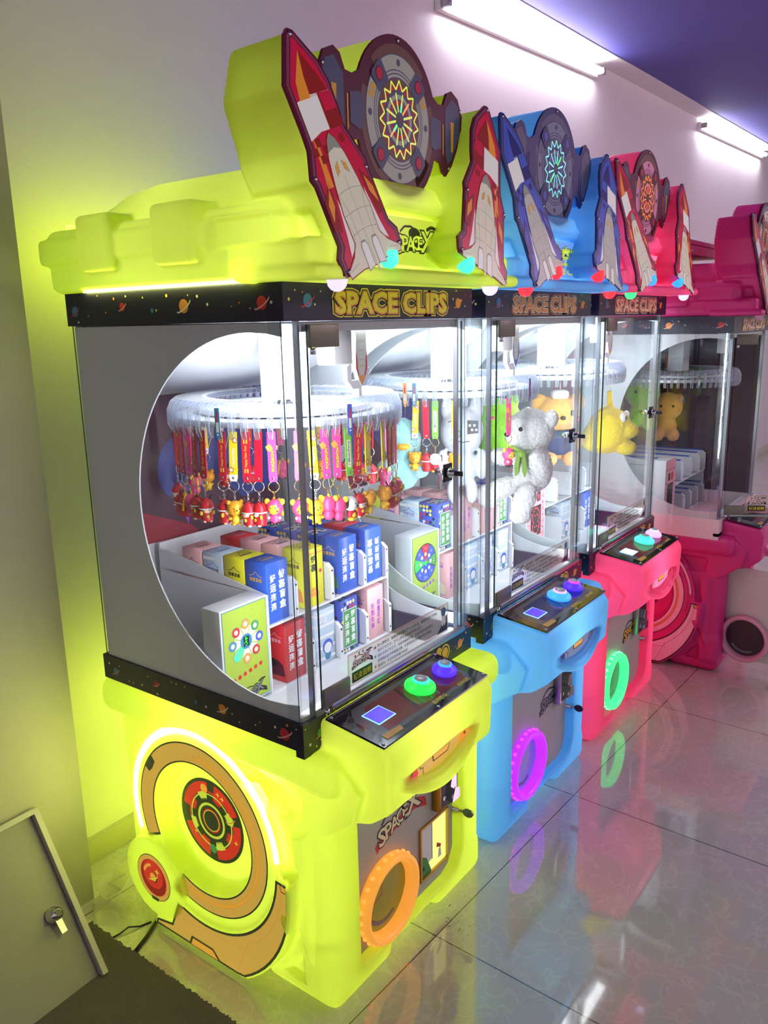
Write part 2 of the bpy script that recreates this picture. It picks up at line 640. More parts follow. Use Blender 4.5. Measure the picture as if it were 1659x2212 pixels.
RC = (-.353, .36)           # ring on the left flank of the base, in (u = -y, v = z)
BC = (-.54, .155)           # small round badge
BR_IN = arc(RC, .258, -4.6, -112, 24)
BR_OUT = [(RC[0] + (.301 + .076 * t ** 1.3) * math.cos(R(-4.6 - 69 * t)), RC[1] + (.301 + .076 * t ** 1.3) * math.sin(R(-4.6 - 69 * t))) for t in [i / 14 for i in range(15)]]
BRACKET = [(u, max(v, .012)) for u, v in (BR_OUT + [(-.553, .012), (-.545, .03), (-.485, .042)] + BR_IN[::-1])]
DOOR = [(.135, .085), (.15, .06), (.52, .06), (.56, .075), (.585, .12), (.585, .50), (.135, .50)]

def base_shell():
    m = MB()
    g = 'white'
    m.box((.03, -.03, .02), (.70, .70, .64), g, .045, seg=4)
    m.box((-.006, -.075, .575), (.728, .722, .668), g, .035, seg=4)
    for x0, x1, y0, y1 in ((.035, .27, -.03, .20), (.46, .70, -.03, .20), (.035, .27, .52, .70), (.46, .70, .52, .70)):
        m.box((x0, y0, 0), (x1, y1, .12), g, .03, seg=3)
    # front pillars swell towards the bottom
    m.box((.022, -.036, .03), (.13, .10, .20), g, .04, seg=3)
    F = LEFT(.12)
    n = 64
    m.prism([(RC[0] + .27 * math.cos(2 * PI * i / n), RC[1] + .27 * math.sin(2 * PI * i / n)) for i in range(n)], 0, .122, g, F)
    m.prism([(BC[0] + .113 * math.cos(2 * PI * i / 48), BC[1] + .113 * math.sin(2 * PI * i / 48)) for i in range(48)], 0, .134, g, F)
    m.prism(shrink(BRACKET, -.006), 0, .130, g, F)
    # console
    prof = [(-.005, .733), (-.163, .711), (-.180, .688), (-.176, .565), (-.125, .524), (-.03, .495), (.05, .49), (.05, .733)]
    b = bmesh.new()
    for x in (.052, .486):
        for p in prof:
            b.verts.new((x, *p))
    b.verts.ensure_lookup_table()
    k = len(prof)
    b.faces.new([b.verts[i] for i in range(k)])
    b.faces.new([b.verts[k + i] for i in range(k)][::-1])
    for i in range(k):
        b.faces.new([b.verts[i], b.verts[k + i], b.verts[k + (i + 1) % k], b.verts[(i + 1) % k]])
    bmesh.ops.recalc_face_normals(b, faces=b.faces[:])
    bmesh.ops.bevel(b, geom=b.edges[:], offset=.012, segments=3, profile=.5, affect='EDGES')
    m.bm(b, g)
    # shoulders left and right of the console
    m.prism([(-.06, .66), (-.12, .60), (-.10, .53), (-.02, .47), (.06, .47), (.06, .66)], .03, .10, g, frame((0, 0, 0), (0, 1, 0), (0, 0, 1)))
    # lip under the mouth slot
    lip = []
    for i in range(19):
        t = i / 18
        s_ = math.sin(PI * t)
        lip.append((.072 + .362 * t, -.168 - .013 * s_ ** .6, .630 - .066 * s_ + .012 * t))
    m.tube(lip, [.010 + .014 * math.sin(PI * i / 18) ** .7 for i in range(19)], g, n=12)
    mouth = [(.098, .618)] + [(.098 + .297 * t, .620 - .052 * math.sin(PI * t)) for t in [i / 14 for i in range(1, 14)]] + [(.395, .626), (.30, .630), (.19, .624)]
    pent = [(-.19, .555), (-.205, .535), (-.10, .475), (-.05, .478), (-.04, .535), (-.05, .553)]
    tri = [(-.135, .05), (-.055, .15), (-.05, .045)]
    step = [(-.115, .43), (-.065, .36), (-.068, .26), (-.09, .26), (-.02, .10), (-.02, .47)]
    def disp(c):
        side = c[:, 0] < .11
        P = np.c_[-c[:, 1], c[:, 2]]
        r = np.hypot(P[:, 0] - RC[0], P[:, 1] - RC[1])
        rb = np.hypot(P[:, 0] - BC[0], P[:, 1] - BC[1])
        d = .048 * sstep((.174 - r) / .02) * sstep((rb - .112) / .01)
        d += .008 * sstep((.012 - abs(r - .252)) / .008) * sstep((P[:, 1] - .27) / .03) * sstep((rb - .13) / .01)
        d += .018 * sstep(-poly_sd(P, pent) / .010)
        d += .02 * sstep(-poly_sd(P, tri) / .012)
        d -= .014 * sstep(-poly_sd(P, step) / .012) * sstep((r - .285) / .01)
        c[:, 0] += np.where(side, d, 0)
        fr = (c[:, 1] < .12) & (c[:, 2] < .545)
        Q = c[:, [0, 2]]
        c[:, 1] += np.where(fr, .036 * sstep(-poly_sd(Q, DOOR) / .012 + .3), 0)
        f2 = (c[:, 1] < -.12) & (c[:, 2] < .66)
        c[:, 1] += np.where(f2, .012 * sstep(-poly_sd(Q, mouth) / .006 + .2), 0)
        return c
    return moulded('base_shell', m, .0045, disp, 3, 1)

KL = .195                   # backward lean of the rocket signs
VL = Vector((0, KL, 1)).normalized()
RK_O = (.102, -.074, 1.83)
ROCKET = [(-.113, .196), (-.104, .207), (-.090, .207), (-.036, .173), (-.012, .142), (.004, .096), (.010, .068), (.060, .017), (.062, .003), (.099, -.090), (.124, -.104), (.129, -.132), (.126, -.140),
          (-.053, -.206), (-.063, -.203), (-.075, -.175), (-.066, -.152), (-.100, -.054), (-.110, -.044), (-.103, .006), (-.110, .033), (-.137, .108)]
DI_O = (.349, -.014, 1.952)
RX, RZ = .1435, .157
def dial_outline(d=0):
    P = []
    for i in range(21):
        a = R(26 + 128 * i / 20)
        P.append(((RX + d) * math.cos(a), (RZ + d) * math.sin(a)))
    wing = [(-.150, .058), (-.172, .060), (-.186, .086), (-.205, .094), (-.232, .082), (-.250, .048), (-.246, .004), (-.206, -.062), (-.182, -.086), (-.168, -.078), (-.160, -.060), (-.134, -.056)]
    P += wing
    for i in range(25):
        a = R(206 + 128 * i / 24)
        P.append(((RX + d) * math.cos(a), (RZ + d) * math.sin(a)))
    P += [(-x, y) for x, y in wing[::-1]]
    return P

def topper_shell():
    m = MB()
    g = 'white'
    m.box((-.016, -.02, 1.628), (.704, .722, 1.768), g, .022, seg=3)
    m.box((-.03, -.115, 1.626), (.712, .10, 1.652), g, .011, seg=3)
    for y0, y1 in ((.185, .315), (.445, .565)):
        m.box((-.042, y0, 1.668), (.706, y1, 1.786), g, .014, seg=3)
    m.box((-.028, .0, 1.690), (.70, .735, 1.748), g, .010, seg=2)
    b = bmesh.new()
    prof = [(.02, 1.70), (.02, 1.846), (.10, 1.852), (.44, 1.852), (.54, 1.838), (.60, 1.80), (.64, 1.75), (.64, 1.70)]
    k = len(prof)
    for x, sc in ((.03, 0), (.085, 1), (.61, 1), (.665, 0)):
        for p in prof:
            b.verts.new((x, p[0] + (.03 if p[0] > .5 and not sc else 0), p[1] if sc else min(p[1], 1.745 + (p[1] - 1.7) * .3)))
    b.verts.ensure_lookup_table()
    for r_ in range(3):
        for i in range(k):
            j = (i + 1) % k
            b.faces.new([b.verts[r_ * k + i], b.verts[(r_ + 1) * k + i], b.verts[(r_ + 1) * k + j], b.verts[r_ * k + j]])
    b.faces.new([b.verts[i] for i in range(k)])
    b.faces.new([b.verts[3 * k + i] for i in range(k)][::-1])
    bmesh.ops.recalc_face_normals(b, faces=b.faces[:])
    bmesh.ops.bevel(b, geom=b.edges[:], offset=.02, segments=3, profile=.5, affect='EDGES')
    m.bm(b, g)
    for s_ in (0, 1):
        # rocket towers: the sign outline carried back
        P = shrink(ROCKET, .004)
        if s_:
            P = [(.474 - x, y) for x, y in P]
        F = frame(RK_O, (1, 0, 0), VL)
        n = len(P)
        b = bmesh.new()
        fr = [b.verts.new(F @ Vector((x, y, -.002))) for x, y in P]
        bk = []
        for v in fr:
            p = v.co.copy()
            lim = .095 if p.z > 1.79 else .06
            bk.append(b.verts.new((p.x + (.012 if s_ else -.012) * 0, lim, p.z - .004)))
        b.faces.new(fr)
        b.faces.new(bk[::-1])
        for i in range(n):
            b.faces.new([fr[i], fr[(i + 1) % n], bk[(i + 1) % n], bk[i]])
        bmesh.ops.recalc_face_normals(b, faces=b.faces[:])
        m.bm(b, g)
        x0 = -.022 if not s_ else .535
        m.box((x0, -.09, 1.63), (x0 + .17, .12, 1.70), g, .014, seg=3)
    # dial drum with its ears
    F = frame(DI_O, (1, 0, 0), (0, 0, 1))
    m.prism(shrink(dial_outline(), .003), -.115, -.003, g, F)
    # wall between the towers, with the shelf for the name plate
    m.box((.06, .02, 1.64), (.64, .14, 1.84), g, .02, seg=3)
    m.prism([(.17, 1.775), (.53, 1.775), (.47, 1.83), (.23, 1.83)], -.02, .03, g, FRONT(.0))
    rec = [(-.165, 1.686), (.06, 1.686), (.075, 1.70), (.06, 1.750), (-.155, 1.748)]
    def disp(c):
        side = (c[:, 0] < .05) & (c[:, 1] < .19)
        P = np.c_[-c[:, 1], c[:, 2]]
        c[:, 0] += np.where(side, .014 * sstep(-poly_sd(P, rec) / .012), 0)
        return c
    return moulded('topper_shell', m, .0045, disp, 2, 1)
BASE_ME = base_shell()
TOP_ME = topper_shell()

# ------------------------------------------------------------------ printed pictures
def planet(m, c, r, col, w, F, ring_=None, rot=.5):
    m.disc(c, r, w, col, F, 18)
    if ring_:
        m.lines([(c[0] + 1.7 * r * math.cos(a) * math.cos(rot) - .4 * r * math.sin(a) * math.sin(rot), c[1] + 1.7 * r * math.cos(a) * math.sin(rot) + .4 * r * math.sin(a) * math.cos(rot)) for a in [PI * (1 + i / 8) for i in range(9)]], r * .22, w + .0002, ring_, F)
def starry(m, F, u0, u1, v0, v1, w, planets, n, seed):
    rr = random.Random(seed)
    for i in range(n):
        u = u0 + (u1 - u0) * (i + rr.random()) / n
        m.disc((u, rr.uniform(v0 + .008, v1 - .008)), rr.uniform(.0014, .0034), w, rr.choice(['cream_ink', 'cream_ink', 'orange_ink', 'yellow_ink']), F, 10)
    for u, v, r, c, rc in planets:
        planet(m, (u, v), r, c, w + .0001, F, rc, .5)
def space_logo(m, c, h, w, F, fill, line, shade, rot=0):
    """SPACEX lettering with a slanted shadow and a swoosh."""
    ca, sa = math.cos(rot), math.sin(rot)
    def T(x, y):
        return (c[0] + (x * ca - y * sa) * h, c[1] + (x * sa + y * ca) * h)
    m.flat([T(*p) for p in [(-1.75, -.55), (-1.2, -.3), (1.0, -.3), (1.9, -.75), (1.85, -.25), (1.3, .1), (-1.3, .1), (-1.8, -.2)]], w, shade, F)
    for i, (s_, x, y, k) in enumerate([('S', -1.32, -.02, 1.0), ('P', -.86, .0, .85), ('A', -.42, .02, .8), ('C', 0, .08, .8), ('E', .36, .08, .75), ('X', .95, .16, 1.15)]):
        p = T(x, y)
        m.text(s_, p, h * k * .95, w + .0003, line, F, .075, 1.05, rot)
        m.text(s_, p, h * k * .82, w + .0006, fill, F, .02, 1.05, rot)
    m.lines([T(x, y) for x, y in [(-1.25, .5), (-.9, .75), (-.4, .78), (.1, .6), (.35, .5)]], h * .10, w + .0002, line, F)
    m.lines([T(x, y) for x, y in [(.9, .7), (1.3, .85), (1.85, .75)]], h * .16, w + .0002, shade, F)
def rocket_sign(mirror, pal, parent):
    """Backlit rocket picture plate on a tower."""
    bd, mid, red, red2, white, cream, dark, win, org = pal
    fx = (lambda x: .474 - x) if mirror else (lambda x: x)
    F = frame(RK_O, (1, 0, 0), VL)
    m = MB()
    def P(poly, w, c):
        m.flat([(fx(x), y) for x, y in poly], w, c, F)
    m.prism([(fx(x), y) for x, y in ROCKET], .0, .006, bd, F)
    P(shrink(ROCKET, .0055), .0064, mid)
    P(shrink(ROCKET, .0115), .0068, bd)
    A, B = Vector((-.100, .200)), Vector((.036, -.178))
    a = (B - A).normalized()
    l = Vector((-a.y, a.x))
    def ST(*pts):
        return [tuple(A + a * s_ + l * (t * (1.34 if s_ < .3 else 1.34 - .22 * min(1, (s_ - .3) / .08)))) for s_, t in pts]
    P(shrink(ROCKET, .0135), .0070, cream if red2 is None else red)
    P(ST((.028, .002), (.075, -.026), (.105, -.032), (.100, .034), (.07, .024)), .0073, red2)
    P(ST((.028, .002), (.075, -.026), (.105, -.032), (.104, -.008), (.07, -.006)), .0074, org)
    P(ST((.106, -.039), (.099, -.012), (.099, .036), (.160, .042), (.160, -.012), (.170, -.040)), .0073, white)
    P(ST((.099, .008), (.100, .037), (.160, .043), (.161, .008)), .0075, red2)
    P(ST((.099, .012), (.100, .037), (.130, .040), (.131, .012)), .0077, red)
    for i, (s_, t) in enumerate([(.168, -.034), (.182, -.022), (.182, -.046), (.196, -.034), (.172, .02)]):
        P(ST((s_, t), (s_, t + .012), (s_ + .014, t + .012), (s_ + .014, t)), .0075, red2)
    P(ST((.168, -.036), (.22, -.040), (.25, -.044), (.25, -.03), (.18, -.028)), .0074, org)
    # side boosters
    for sg in (-1, 1):
        P(ST((.235, sg * .036), (.27, sg * .062), (.318, sg * .066), (.325, sg * .05), (.28, sg * .04)), .0074, red2)
        P(ST((.25, sg * .043), (.275, sg * .056), (.305, sg * .058), (.28, sg * .044)), .0076, org)
        P(ST((.27, sg * .034), (.335, sg * .046), (.37, sg * .058), (.35, sg * .03)), .0077, white)
    # orbiter
    body = [(.165, 0), (.176, -.009), (.205, -.019), (.25, -.027), (.30, -.033), (.352, -.036), (.372, -.052), (.392, -.082), (.402, -.080), (.398, -.04), (.402, .0), (.398, .04), (.402, .080), (.392, .082), (.372, .052), (.352, .036), (.30, .033), (.25, .027), (.205, .019), (.176, .009)]
    P(shrink(ST(*body), -.0022), .0080, red2)
    P(ST(*body), .0083, cream)
    P(ST((.165, 0), (.176, -.009), (.196, -.016), (.190, 0), (.196, .016), (.176, .009)), .0086, dark)
    for sg in (-1, 1):
        P(ST((.212, sg * .004), (.220, sg * .013), (.238, sg * .015), (.230, sg * .006)), .0088, dark)
        P(ST((.2135, sg * .005), (.220, sg * .012), (.236, sg * .0138), (.229, sg * .0068)), .0090, win)
        P(ST((.352, sg * .010), (.362, sg * .006), (.402, sg * .006), (.408, sg * .028), (.362, sg * .026), (.352, sg * .022)), .0086, dark)
        P(ST((.356, sg * .011), (.364, sg * .008), (.401, sg * .008), (.405, sg * .026), (.364, sg * .024), (.356, sg * .021)), .0089, white)
        for q in ([(.265, sg * .028), (.30, sg * .020), (.35, sg * .020)], [(.31, sg * .034), (.34, sg * .030), (.36, sg * .04)], [(.385, sg * .05), (.392, sg * .075)]):
            pts = ST(*q)
            m.lines([(fx(x), y) for x, y in pts], .0008, .0088, dark, F)
    for s_, t in ((.262, .028), (.30, .033), (.335, .035)):
        pts = ST((s_ + .004, -t), (s_, -t * .3), (s_, t * .3), (s_ + .004, t))
        m.lines([(fx(x), y) for x, y in pts], .0009, .0088, dark, F)
    P(ST((.335, -.0015), (.335, .0015), (.413, .003), (.413, -.003)), .0092, cream)
    m.lines([(fx(x), y) for x, y in ST((.335, -.002), (.413, -.0035))], .0009, .0094, dark, F)
    m.lines([(fx(x), y) for x, y in ST((.24, 0), (.33, 0))], .0007, .0088, dark, F)
    for i in (1, 8, 12, 18, 13):
        x, y = shrink(ROCKET, .009)[i]
        m.lathe([(.0042, .0), (.004, .0015), (.0024, .003)], 'chrome', F @ Matrix.Translation((fx(x), y, .0066)), 12)
    return m.build('rocket_sign', parent)
def dial_sign(pal, parent, cols):
    bd, brown, face, line, red, glow1, glow2, win = pal
    F = frame(DI_O, (1, 0, 0), (0, 0, 1))
    k = RZ / RX
    S = F @ Matrix.Diagonal((1, k, 1, 1))
    m = MB()
    m.prism(dial_outline(), .0, .006, bd, F)
    m.ring((0, 0), .112, .128, .0064, brown, S, -60, 20)
    m.ring((0, 0), .112, .128, .0064, brown, S, 160, 250)
    m.ring((0, 0), .112, .128, .0064, brown, S, 45, 135)
    m.ring((0, 0), .112, .128, .0064, brown, S, 262, 330)
    m.disc((0, 0), .112, .0067, line, S, 64)
    for a0, a1 in ((52, 128), (148, 212), (232, 308), (-32, 32)):
        m.ring((0, 0), .086, .110, .0070, face, S, a0, a1, 20)
    m.disc((0, 0), .084, .0070, face, S, 64)
    m.ring((0, 0), .078, .080, .0073, line, S)
    m.disc((0, 0), .073, .0073, line, S, 48)
    m.disc((0, 0), .071, .0075, brown, S, 48)
    m.disc((0, 0), .060, .0077, red, S, 48)
    m.disc((0, 0), .052, .0079, line, S, 40)
    m.ring((0, 0), .036, .044, .0082, face, S)
    m.ring((0, 0), .026, .034, .0082, red, S)
    # zigzag and spokes
    z = [(.052 * math.cos(R(a)) if i % 2 else .068 * math.cos(R(a)), .052 * math.sin(R(a)) if i % 2 else .068 * math.sin(R(a))) for i, a in enumerate(range(90, 451, 12))]
    m.lines(z, .0036, .0085, cols, S)
    for i in range(12):
        a = R(15 + 30 * i)
        m.line((.012 * math.cos(a), .012 * math.sin(a)), (.047 * math.cos(a), .047 * math.sin(a)), .0042, .0088, cols if i not in (1, 7) else glow1, S)
        if i in (2, 7):
            m.line((.014 * math.cos(a), .014 * math.sin(a)), (.030 * math.cos(a), .030 * math.sin(a)), .005, .0091, glow2, S)
    m.disc((0, 0), .014, .0092, line, S, 24)
    st = [((.009 if i % 2 == 0 else .004) * math.cos(R(90 + 36 * i)), (.009 if i % 2 == 0 else .004) * math.sin(R(90 + 36 * i))) for i in range(10)]
    m.flat(st, .0095, brown, S)
    for a in (45, 135, 225, 315):
        Q = S @ Matrix.Rotation(R(a), 4, 'Z')
        m.flat([(.072, -.02), (.108, -.022), (.114, -.016), (.114, .016), (.108, .022), (.072, .02)], .0090, line, Q)
        m.disc((.096, 0), .0125, .0094, bd, Q, 20)
        m.disc((.096, 0), .0105, .0097, red, Q, 20)
    for a in (0, 90, 180, 270):
        m.disc((.098 * math.cos(R(a)), .098 * math.sin(R(a))), .0062, .0075, line, S, 16)
    for a in (25, 155):
        Q = S @ Matrix.Rotation(R(a), 4, 'Z')
        for t in (-.008, .006):
            m.flat([(.090, t), (.104, t), (.104, t + .011), (.090, t + .011)], .0075, win, Q)
    for sg in (-1, 1):
        m.flat([(sg * x, y) for x, y in [(.132, .03), (.118, .022), (.118, -.03), (.132, -.038), (.160, -.03), (.160, .024)]], .0070, line, F)
        m.flat([(sg * x, y) for x, y in [(.178, .052), (.205, .078), (.230, .068), (.240, .044), (.236, .004), (.206, -.045), (.188, -.060), (.178, -.040)]], .0066, 'dial_slate', F)
        m.flat([(sg * x, y) for x, y in [(.200, .03), (.214, .03), (.210, -.03), (.202, -.034)]], .0070, win, F)
        m.flat([(sg * x, y) for x, y in [(.166, .02), (.170, .02), (.170, -.045), (.166, -.04)]], .0072, win, F)
    for x, y in ((0, RZ - .009), (0, -RZ + .009), (.238, .058), (-.238, .058), (.190, -.068), (-.190, -.068)):
        m.lathe([(.004, 0), (.0036, .0015), (.0022, .003)], 'chrome', F @ Matrix.Translation((x, y, .0066)), 12)
    return m.build('dial_sign', parent)

def side_art(parent, pal):
    band, dark, black, amber, hub, hub2, bright, led = pal
    F = LEFT(-.0022)
    m = MB()
    f2 = 32
    # C-shaped band of the big ring; the badge bulge bites into it at lower left
    def ringband(r0, r1, w, c, a0, a1, n=60):
        m.ring(RC, r0, r1, w, c, F, a0, a1, n)
    ringband(.1735, .2265, .0, black, -118, 205, 90)
    ringband(.1775, .2225, .0004, band, -116, 203, 90)
    ringband(.1895, .1995, .0008, dark, -108, 92)
    ringband(.1905, .1985, .0011, amber, -107, 91)
    for a in (190, 50, -60):
        p = [(RC[0] + r * math.cos(R(a)), RC[1] + r * math.sin(R(a))) for r in (.178, .222)]
        m.line(*p, .0011, .0009, dark, F)
    m.flat([(RC[0] + r * math.cos(R(a)), RC[1] + r * math.sin(R(a))) for r, a in ((.2255, 138), (.2255, 150), (.205, 151), (.200, 146), (.204, 139))], .0012, black, F)
    m.build('ring_print', parent)
    m = MB()
    Fh = LEFT(.0425)
    c = (-.362, .358)
    m.disc(c, .112, 0, black, Fh, 56)
    for a0, a1 in ((25, 80), (95, 170), (200, 262), (278, 370)):
        m.ring(c, .078, .103, .0004, hub, Fh, a0, a1, 24)
    m.disc(c, .080, .0006, hub2, Fh, 48)
    m.disc(c, .076, .0008, black, Fh, 48)
    for i in range(8):
        a = R(22 + 45 * i)
        Q = Fh @ Matrix.Translation((*c, 0)) @ Matrix.Rotation(a, 4, 'Z')
        m.flat([(.056, -.011), (.076, -.018), (.078, 0), (.076, .018), (.056, .011)], .0010, bright if i % 2 == 0 else hub2, Q)
    m.ring(c, .070, .0735, .0012, bright, Fh)
    m.disc(c, .060, .0010, black, Fh, 40)
    m.ring(c, .041, .048, .0013, bright, Fh)
    m.ring(c, .028, .032, .0013, hub, Fh)
    m.ring(c, .0265, .0285, .0015, bright, Fh)
    planet(m, (c[0] - .02, c[1] + .083), .012, 'print_amber' if band == 'print_tan' else bright, .0014, Fh)
    planet(m, (c[0] + .07, c[1] + .025), .011, bright, .0014, Fh, dark)
    planet(m, (c[0] - .0, c[1] - .078), .012, 'print_green', .0014, Fh)
    for x, y in ((.045, .075), (.03, .082), (-.06, -.05), (.085, -.03)):
        m.flat([(c[0] + x + q * math.cos(R(b)), c[1] + y + q * math.sin(R(b))) for b, q in [(i * 45, .008 if i % 2 == 0 else .002) for i in range(8)]], .0016, bright, Fh)
    m.build('hub_print', parent)
    m = MB()
    Fb = LEFT(-.0155)
    m.disc(BC, .066, 0, black, Fb, 40)
    m.disc(BC, .064, .0004, band, Fb, 40)
    m.disc(BC, .052, .0007, hub2, Fb, 40)
    m.disc(BC, .050, .0010, 'print_darkred' if band == 'print_tan' else hub, Fb, 40)
    m.disc((BC[0], BC[1] + .010), .040, .0012, hub, Fb, 36)
    m.lines(arc((BC[0] - .0, BC[1]), .036, 100, 165, 8), .008, .0014, amber, Fb)
    planet(m, (BC[0] + .002, BC[1] + .001), .014, 'print_black', .0013, Fb)
    planet(m, (BC[0], BC[1] + .002), .0125, amber, .0015, Fb, bright)
    m.flat([(BC[0] + .018 + q * math.cos(R(b)), BC[1] + .024 + q * math.sin(R(b))) for b, q in [(i * 45, .011 if i % 2 == 0 else .003) for i in range(8)]], .0016, bright, Fb)
    m.flat([(BC[0] - .012, BC[1] - .066), (BC[0] + .014, BC[1] - .066), (BC[0] + .016, BC[1] - .056), (BC[0] - .014, BC[1] - .056)], .0015, black, Fb)
    m.build('badge_print', parent)
    m = MB()
    Fk = LEFT(-.0115)
    m.flat(BRACKET, 0, black, Fk)
    ins = shrink(BRACKET, .0065)
    m.flat(ins, .0004, band, Fk)
    mid_ = [((a_[0] + b_[0]) / 2, (a_[1] + b_[1]) / 2) for a_, b_ in zip(BR_IN[::2], BR_OUT[:13])]
    m.lines(mid_[:9], .0011, .0007, dark, Fk)
    m.line((mid_[8][0], mid_[8][1]), (-.20, .10), .0011, .0007, dark, Fk)
    m.line((-.20, .10), (-.44, .075), .0011, .0007, dark, Fk)
    m.line(mid_[8], (-.245, .018), .0011, .0007, dark, Fk)
    for q, c_, w_ in (([(-.42, .014), (-.408, .042), (-.328, .042), (-.30, .014)], black, .0008), ([(-.412, .016), (-.403, .036), (-.331, .036), (-.312, .016)], amber, .0011)):
        m.flat(q, w_, c_, Fk)
    a_, b_ = BR_OUT[0], BR_IN[0]
    def mixp(s_, t_):
        return (b_[0] + (a_[0] - b_[0]) * s_ + .002, b_[1] + (a_[1] - b_[1]) * s_ - t_)
    m.flat([mixp(.24, .008), mixp(.84, .008), mixp(.74, .022), mixp(.34, .022)], .0008, black, Fk)
    m.flat([mixp(.30, .008), mixp(.78, .008), mixp(.70, .019), mixp(.38, .019)], .0011, amber, Fk)
    m.build('bracket_print', parent)
    m = MB()
    pts = [(-.0015 + .004, -u, v) for u, v in arc(RC, .252, 3, 199, 60)]
    m.tube(pts, .0055, led, n=8)
    tag(m.build('ring_light', parent), 'white glowing arc of light around the ring')

# ------------------------------------------------------------------ machine parts
W_, D_ = .674, .677
Z1, Z2, Z3, Z4 = .679, .742, 1.5555, 1.628
CC = (.337, .322)           # axis of the clip carousel
CUT_C, CUT_R = (-.097, 1.153), .3834

def clip_mesh():
    """One clear spring clip, pointing along +X, carousel axis at x = 0, rim z = 0."""
    m = MB()
    c = 'clip_plastic'
    for y in (-.0062, .0042):
        m.prism([(.185, .004), (.262, .004), (.274, -.004), (.281, -.020), (.283, -.055), (.276, -.070), (.270, -.070), (.272, -.052), (.268, -.02), (.258, -.010), (.185, -.008)], y, y + .002, c, frame((0, 0, 0), (1, 0, 0), (0, 0, 1)))
    m.box((.20, -.0062, .003), (.262, .0062, .0052), c)
    m.box((.2765, -.0058, -.052), (.2825, .0058, -.022), c, .001, seg=1)
    m.box((.268, -.0070, -.072), (.274, .0070, -.048), c, .001, seg=1)
    m.box((.2745, -.0070, -.072), (.280, .0070, -.052), c, .001, seg=1)
    m.tube([(.2835, -.004 + .0025 * math.sin(i * 1.3), -.022 - .004 * i) for i in range(8)], .0009, c, n=5)
    m.tube([(.2835, .004 + .0025 * math.sin(i * 1.3), -.022 - .004 * i) for i in range(8)], .0009, c, n=5)
    for y in (-.0062, .0062):
        m.tube([(.19, y, .0045), (.262, y, .0045), (.274, y, -.004), (.2812, y, -.020), (.2832, y, -.055), (.276, y, -.071)], .0007, 'clip_edge', n=5)
        m.tube([(.19, y, -.008), (.256, y, -.010), (.267, y, -.020), (.2715, y, -.052), (.270, y, -.071)], .0006, 'clip_edge', n=5)
    m.box((.186, -.0060, -.03), (.196, .0060, -.006), c)
    me = m.mesh('clip')
    me.transform(Matrix.Diagonal((1, .84, 1, 1)))
    return me
CLIP = clip_mesh()
RULES = ['投入游戏币，观察旋转的圆盘夹子上的礼品，看准时机按下按钮。', '指针打中夹子，夹子上的礼品会掉落到礼品口。', '指针没有打中夹子，会启动抽奖轮盘，玩家按照轮盘的提示，', '获得随机显示的奖励次数，玩家有机会获得最大的大奖品。', '游戏中，不定时获得意外收益！']

def sticker(m, F, w, h, edge, ink):
    m.flat([(-w / 2, -h / 2), (w / 2, -h / 2), (w / 2, h / 2), (-w / 2, h / 2)], 0, 'sticker_film', F)
    m.lines([(-w / 2 + .004, -h / 2 + .004), (w / 2 - .004, -h / 2 + .004), (w / 2 - .004, h / 2 - .004), (-w / 2 + .004, h / 2 - .004), (-w / 2 + .004, -h / 2 + .004)], .0012, .0003, edge, F)
    x0 = -w / 2 + .052
    space_logo(m, (x0, .010), .021, .0004, F, 'white', edge, 'navy', .05)
    m.flat([(x0 - .037, -.033), (x0 + .037, -.033), (x0 + .037, -.008), (x0 - .037, -.008)], .0003, 'ink', F)
    m.text('玩法说明', (x0, -.0205), .016, .0006, 'yellow_ink', F, .02)
    for i, c in enumerate(('red_ink', 'green_ink', 'teal_ink', 'orange_ink')):
        m.disc((x0 - .024 + .014 * i, .032 - .003 * abs(i - 1.5)), .003, .0005, c, F, 10)
    n = len(RULES)
    for i, t in enumerate(RULES):
        v = h / 2 - .016 - (h - .030) * i / (n - 1)
        k = min(1, len(t) / 29)
        wd = (w - .155) * k * .97
        m.text(t, (-w / 2 + .110 + wd / 2, v), .0088, .0004, ink, F, .012, fit=wd)
    for i, (v, c) in enumerate(((h / 2 - .018, 'red_ink'), (0, 'green_ink'), (-h / 2 + .016, 'orange_ink'))):
        m.flat([(-w / 2 + .101 + q * math.cos(R(90 + b)), v + q * math.sin(R(90 + b))) for b, q in [(j * 36, .0055 if j % 2 == 0 else .0025) for j in range(10)]], .0004, c, F)
    # little helmeted figure in the corner
    cx, cz = w / 2 - .024, .006
    m.flat([(w / 2 - .055, -h / 2 + .006), (w / 2 - .006, -h / 2 + .006), (w / 2 - .006, h / 2 - .03)], .0003, 'navy', F)
    m.disc((cx, cz + .014), .012, .0005, 'grey_ink', F, 18)
    m.disc((cx, cz + .014), .0085, .0007, 'teal_ink', F, 16)
    m.flat([(cx - .009, cz + .004), (cx + .009, cz + .004), (cx + .011, cz - .016), (cx + .004, cz - .026), (cx, cz - .016), (cx - .004, cz - .026), (cx - .011, cz - .016)], .0005, 'white', F)

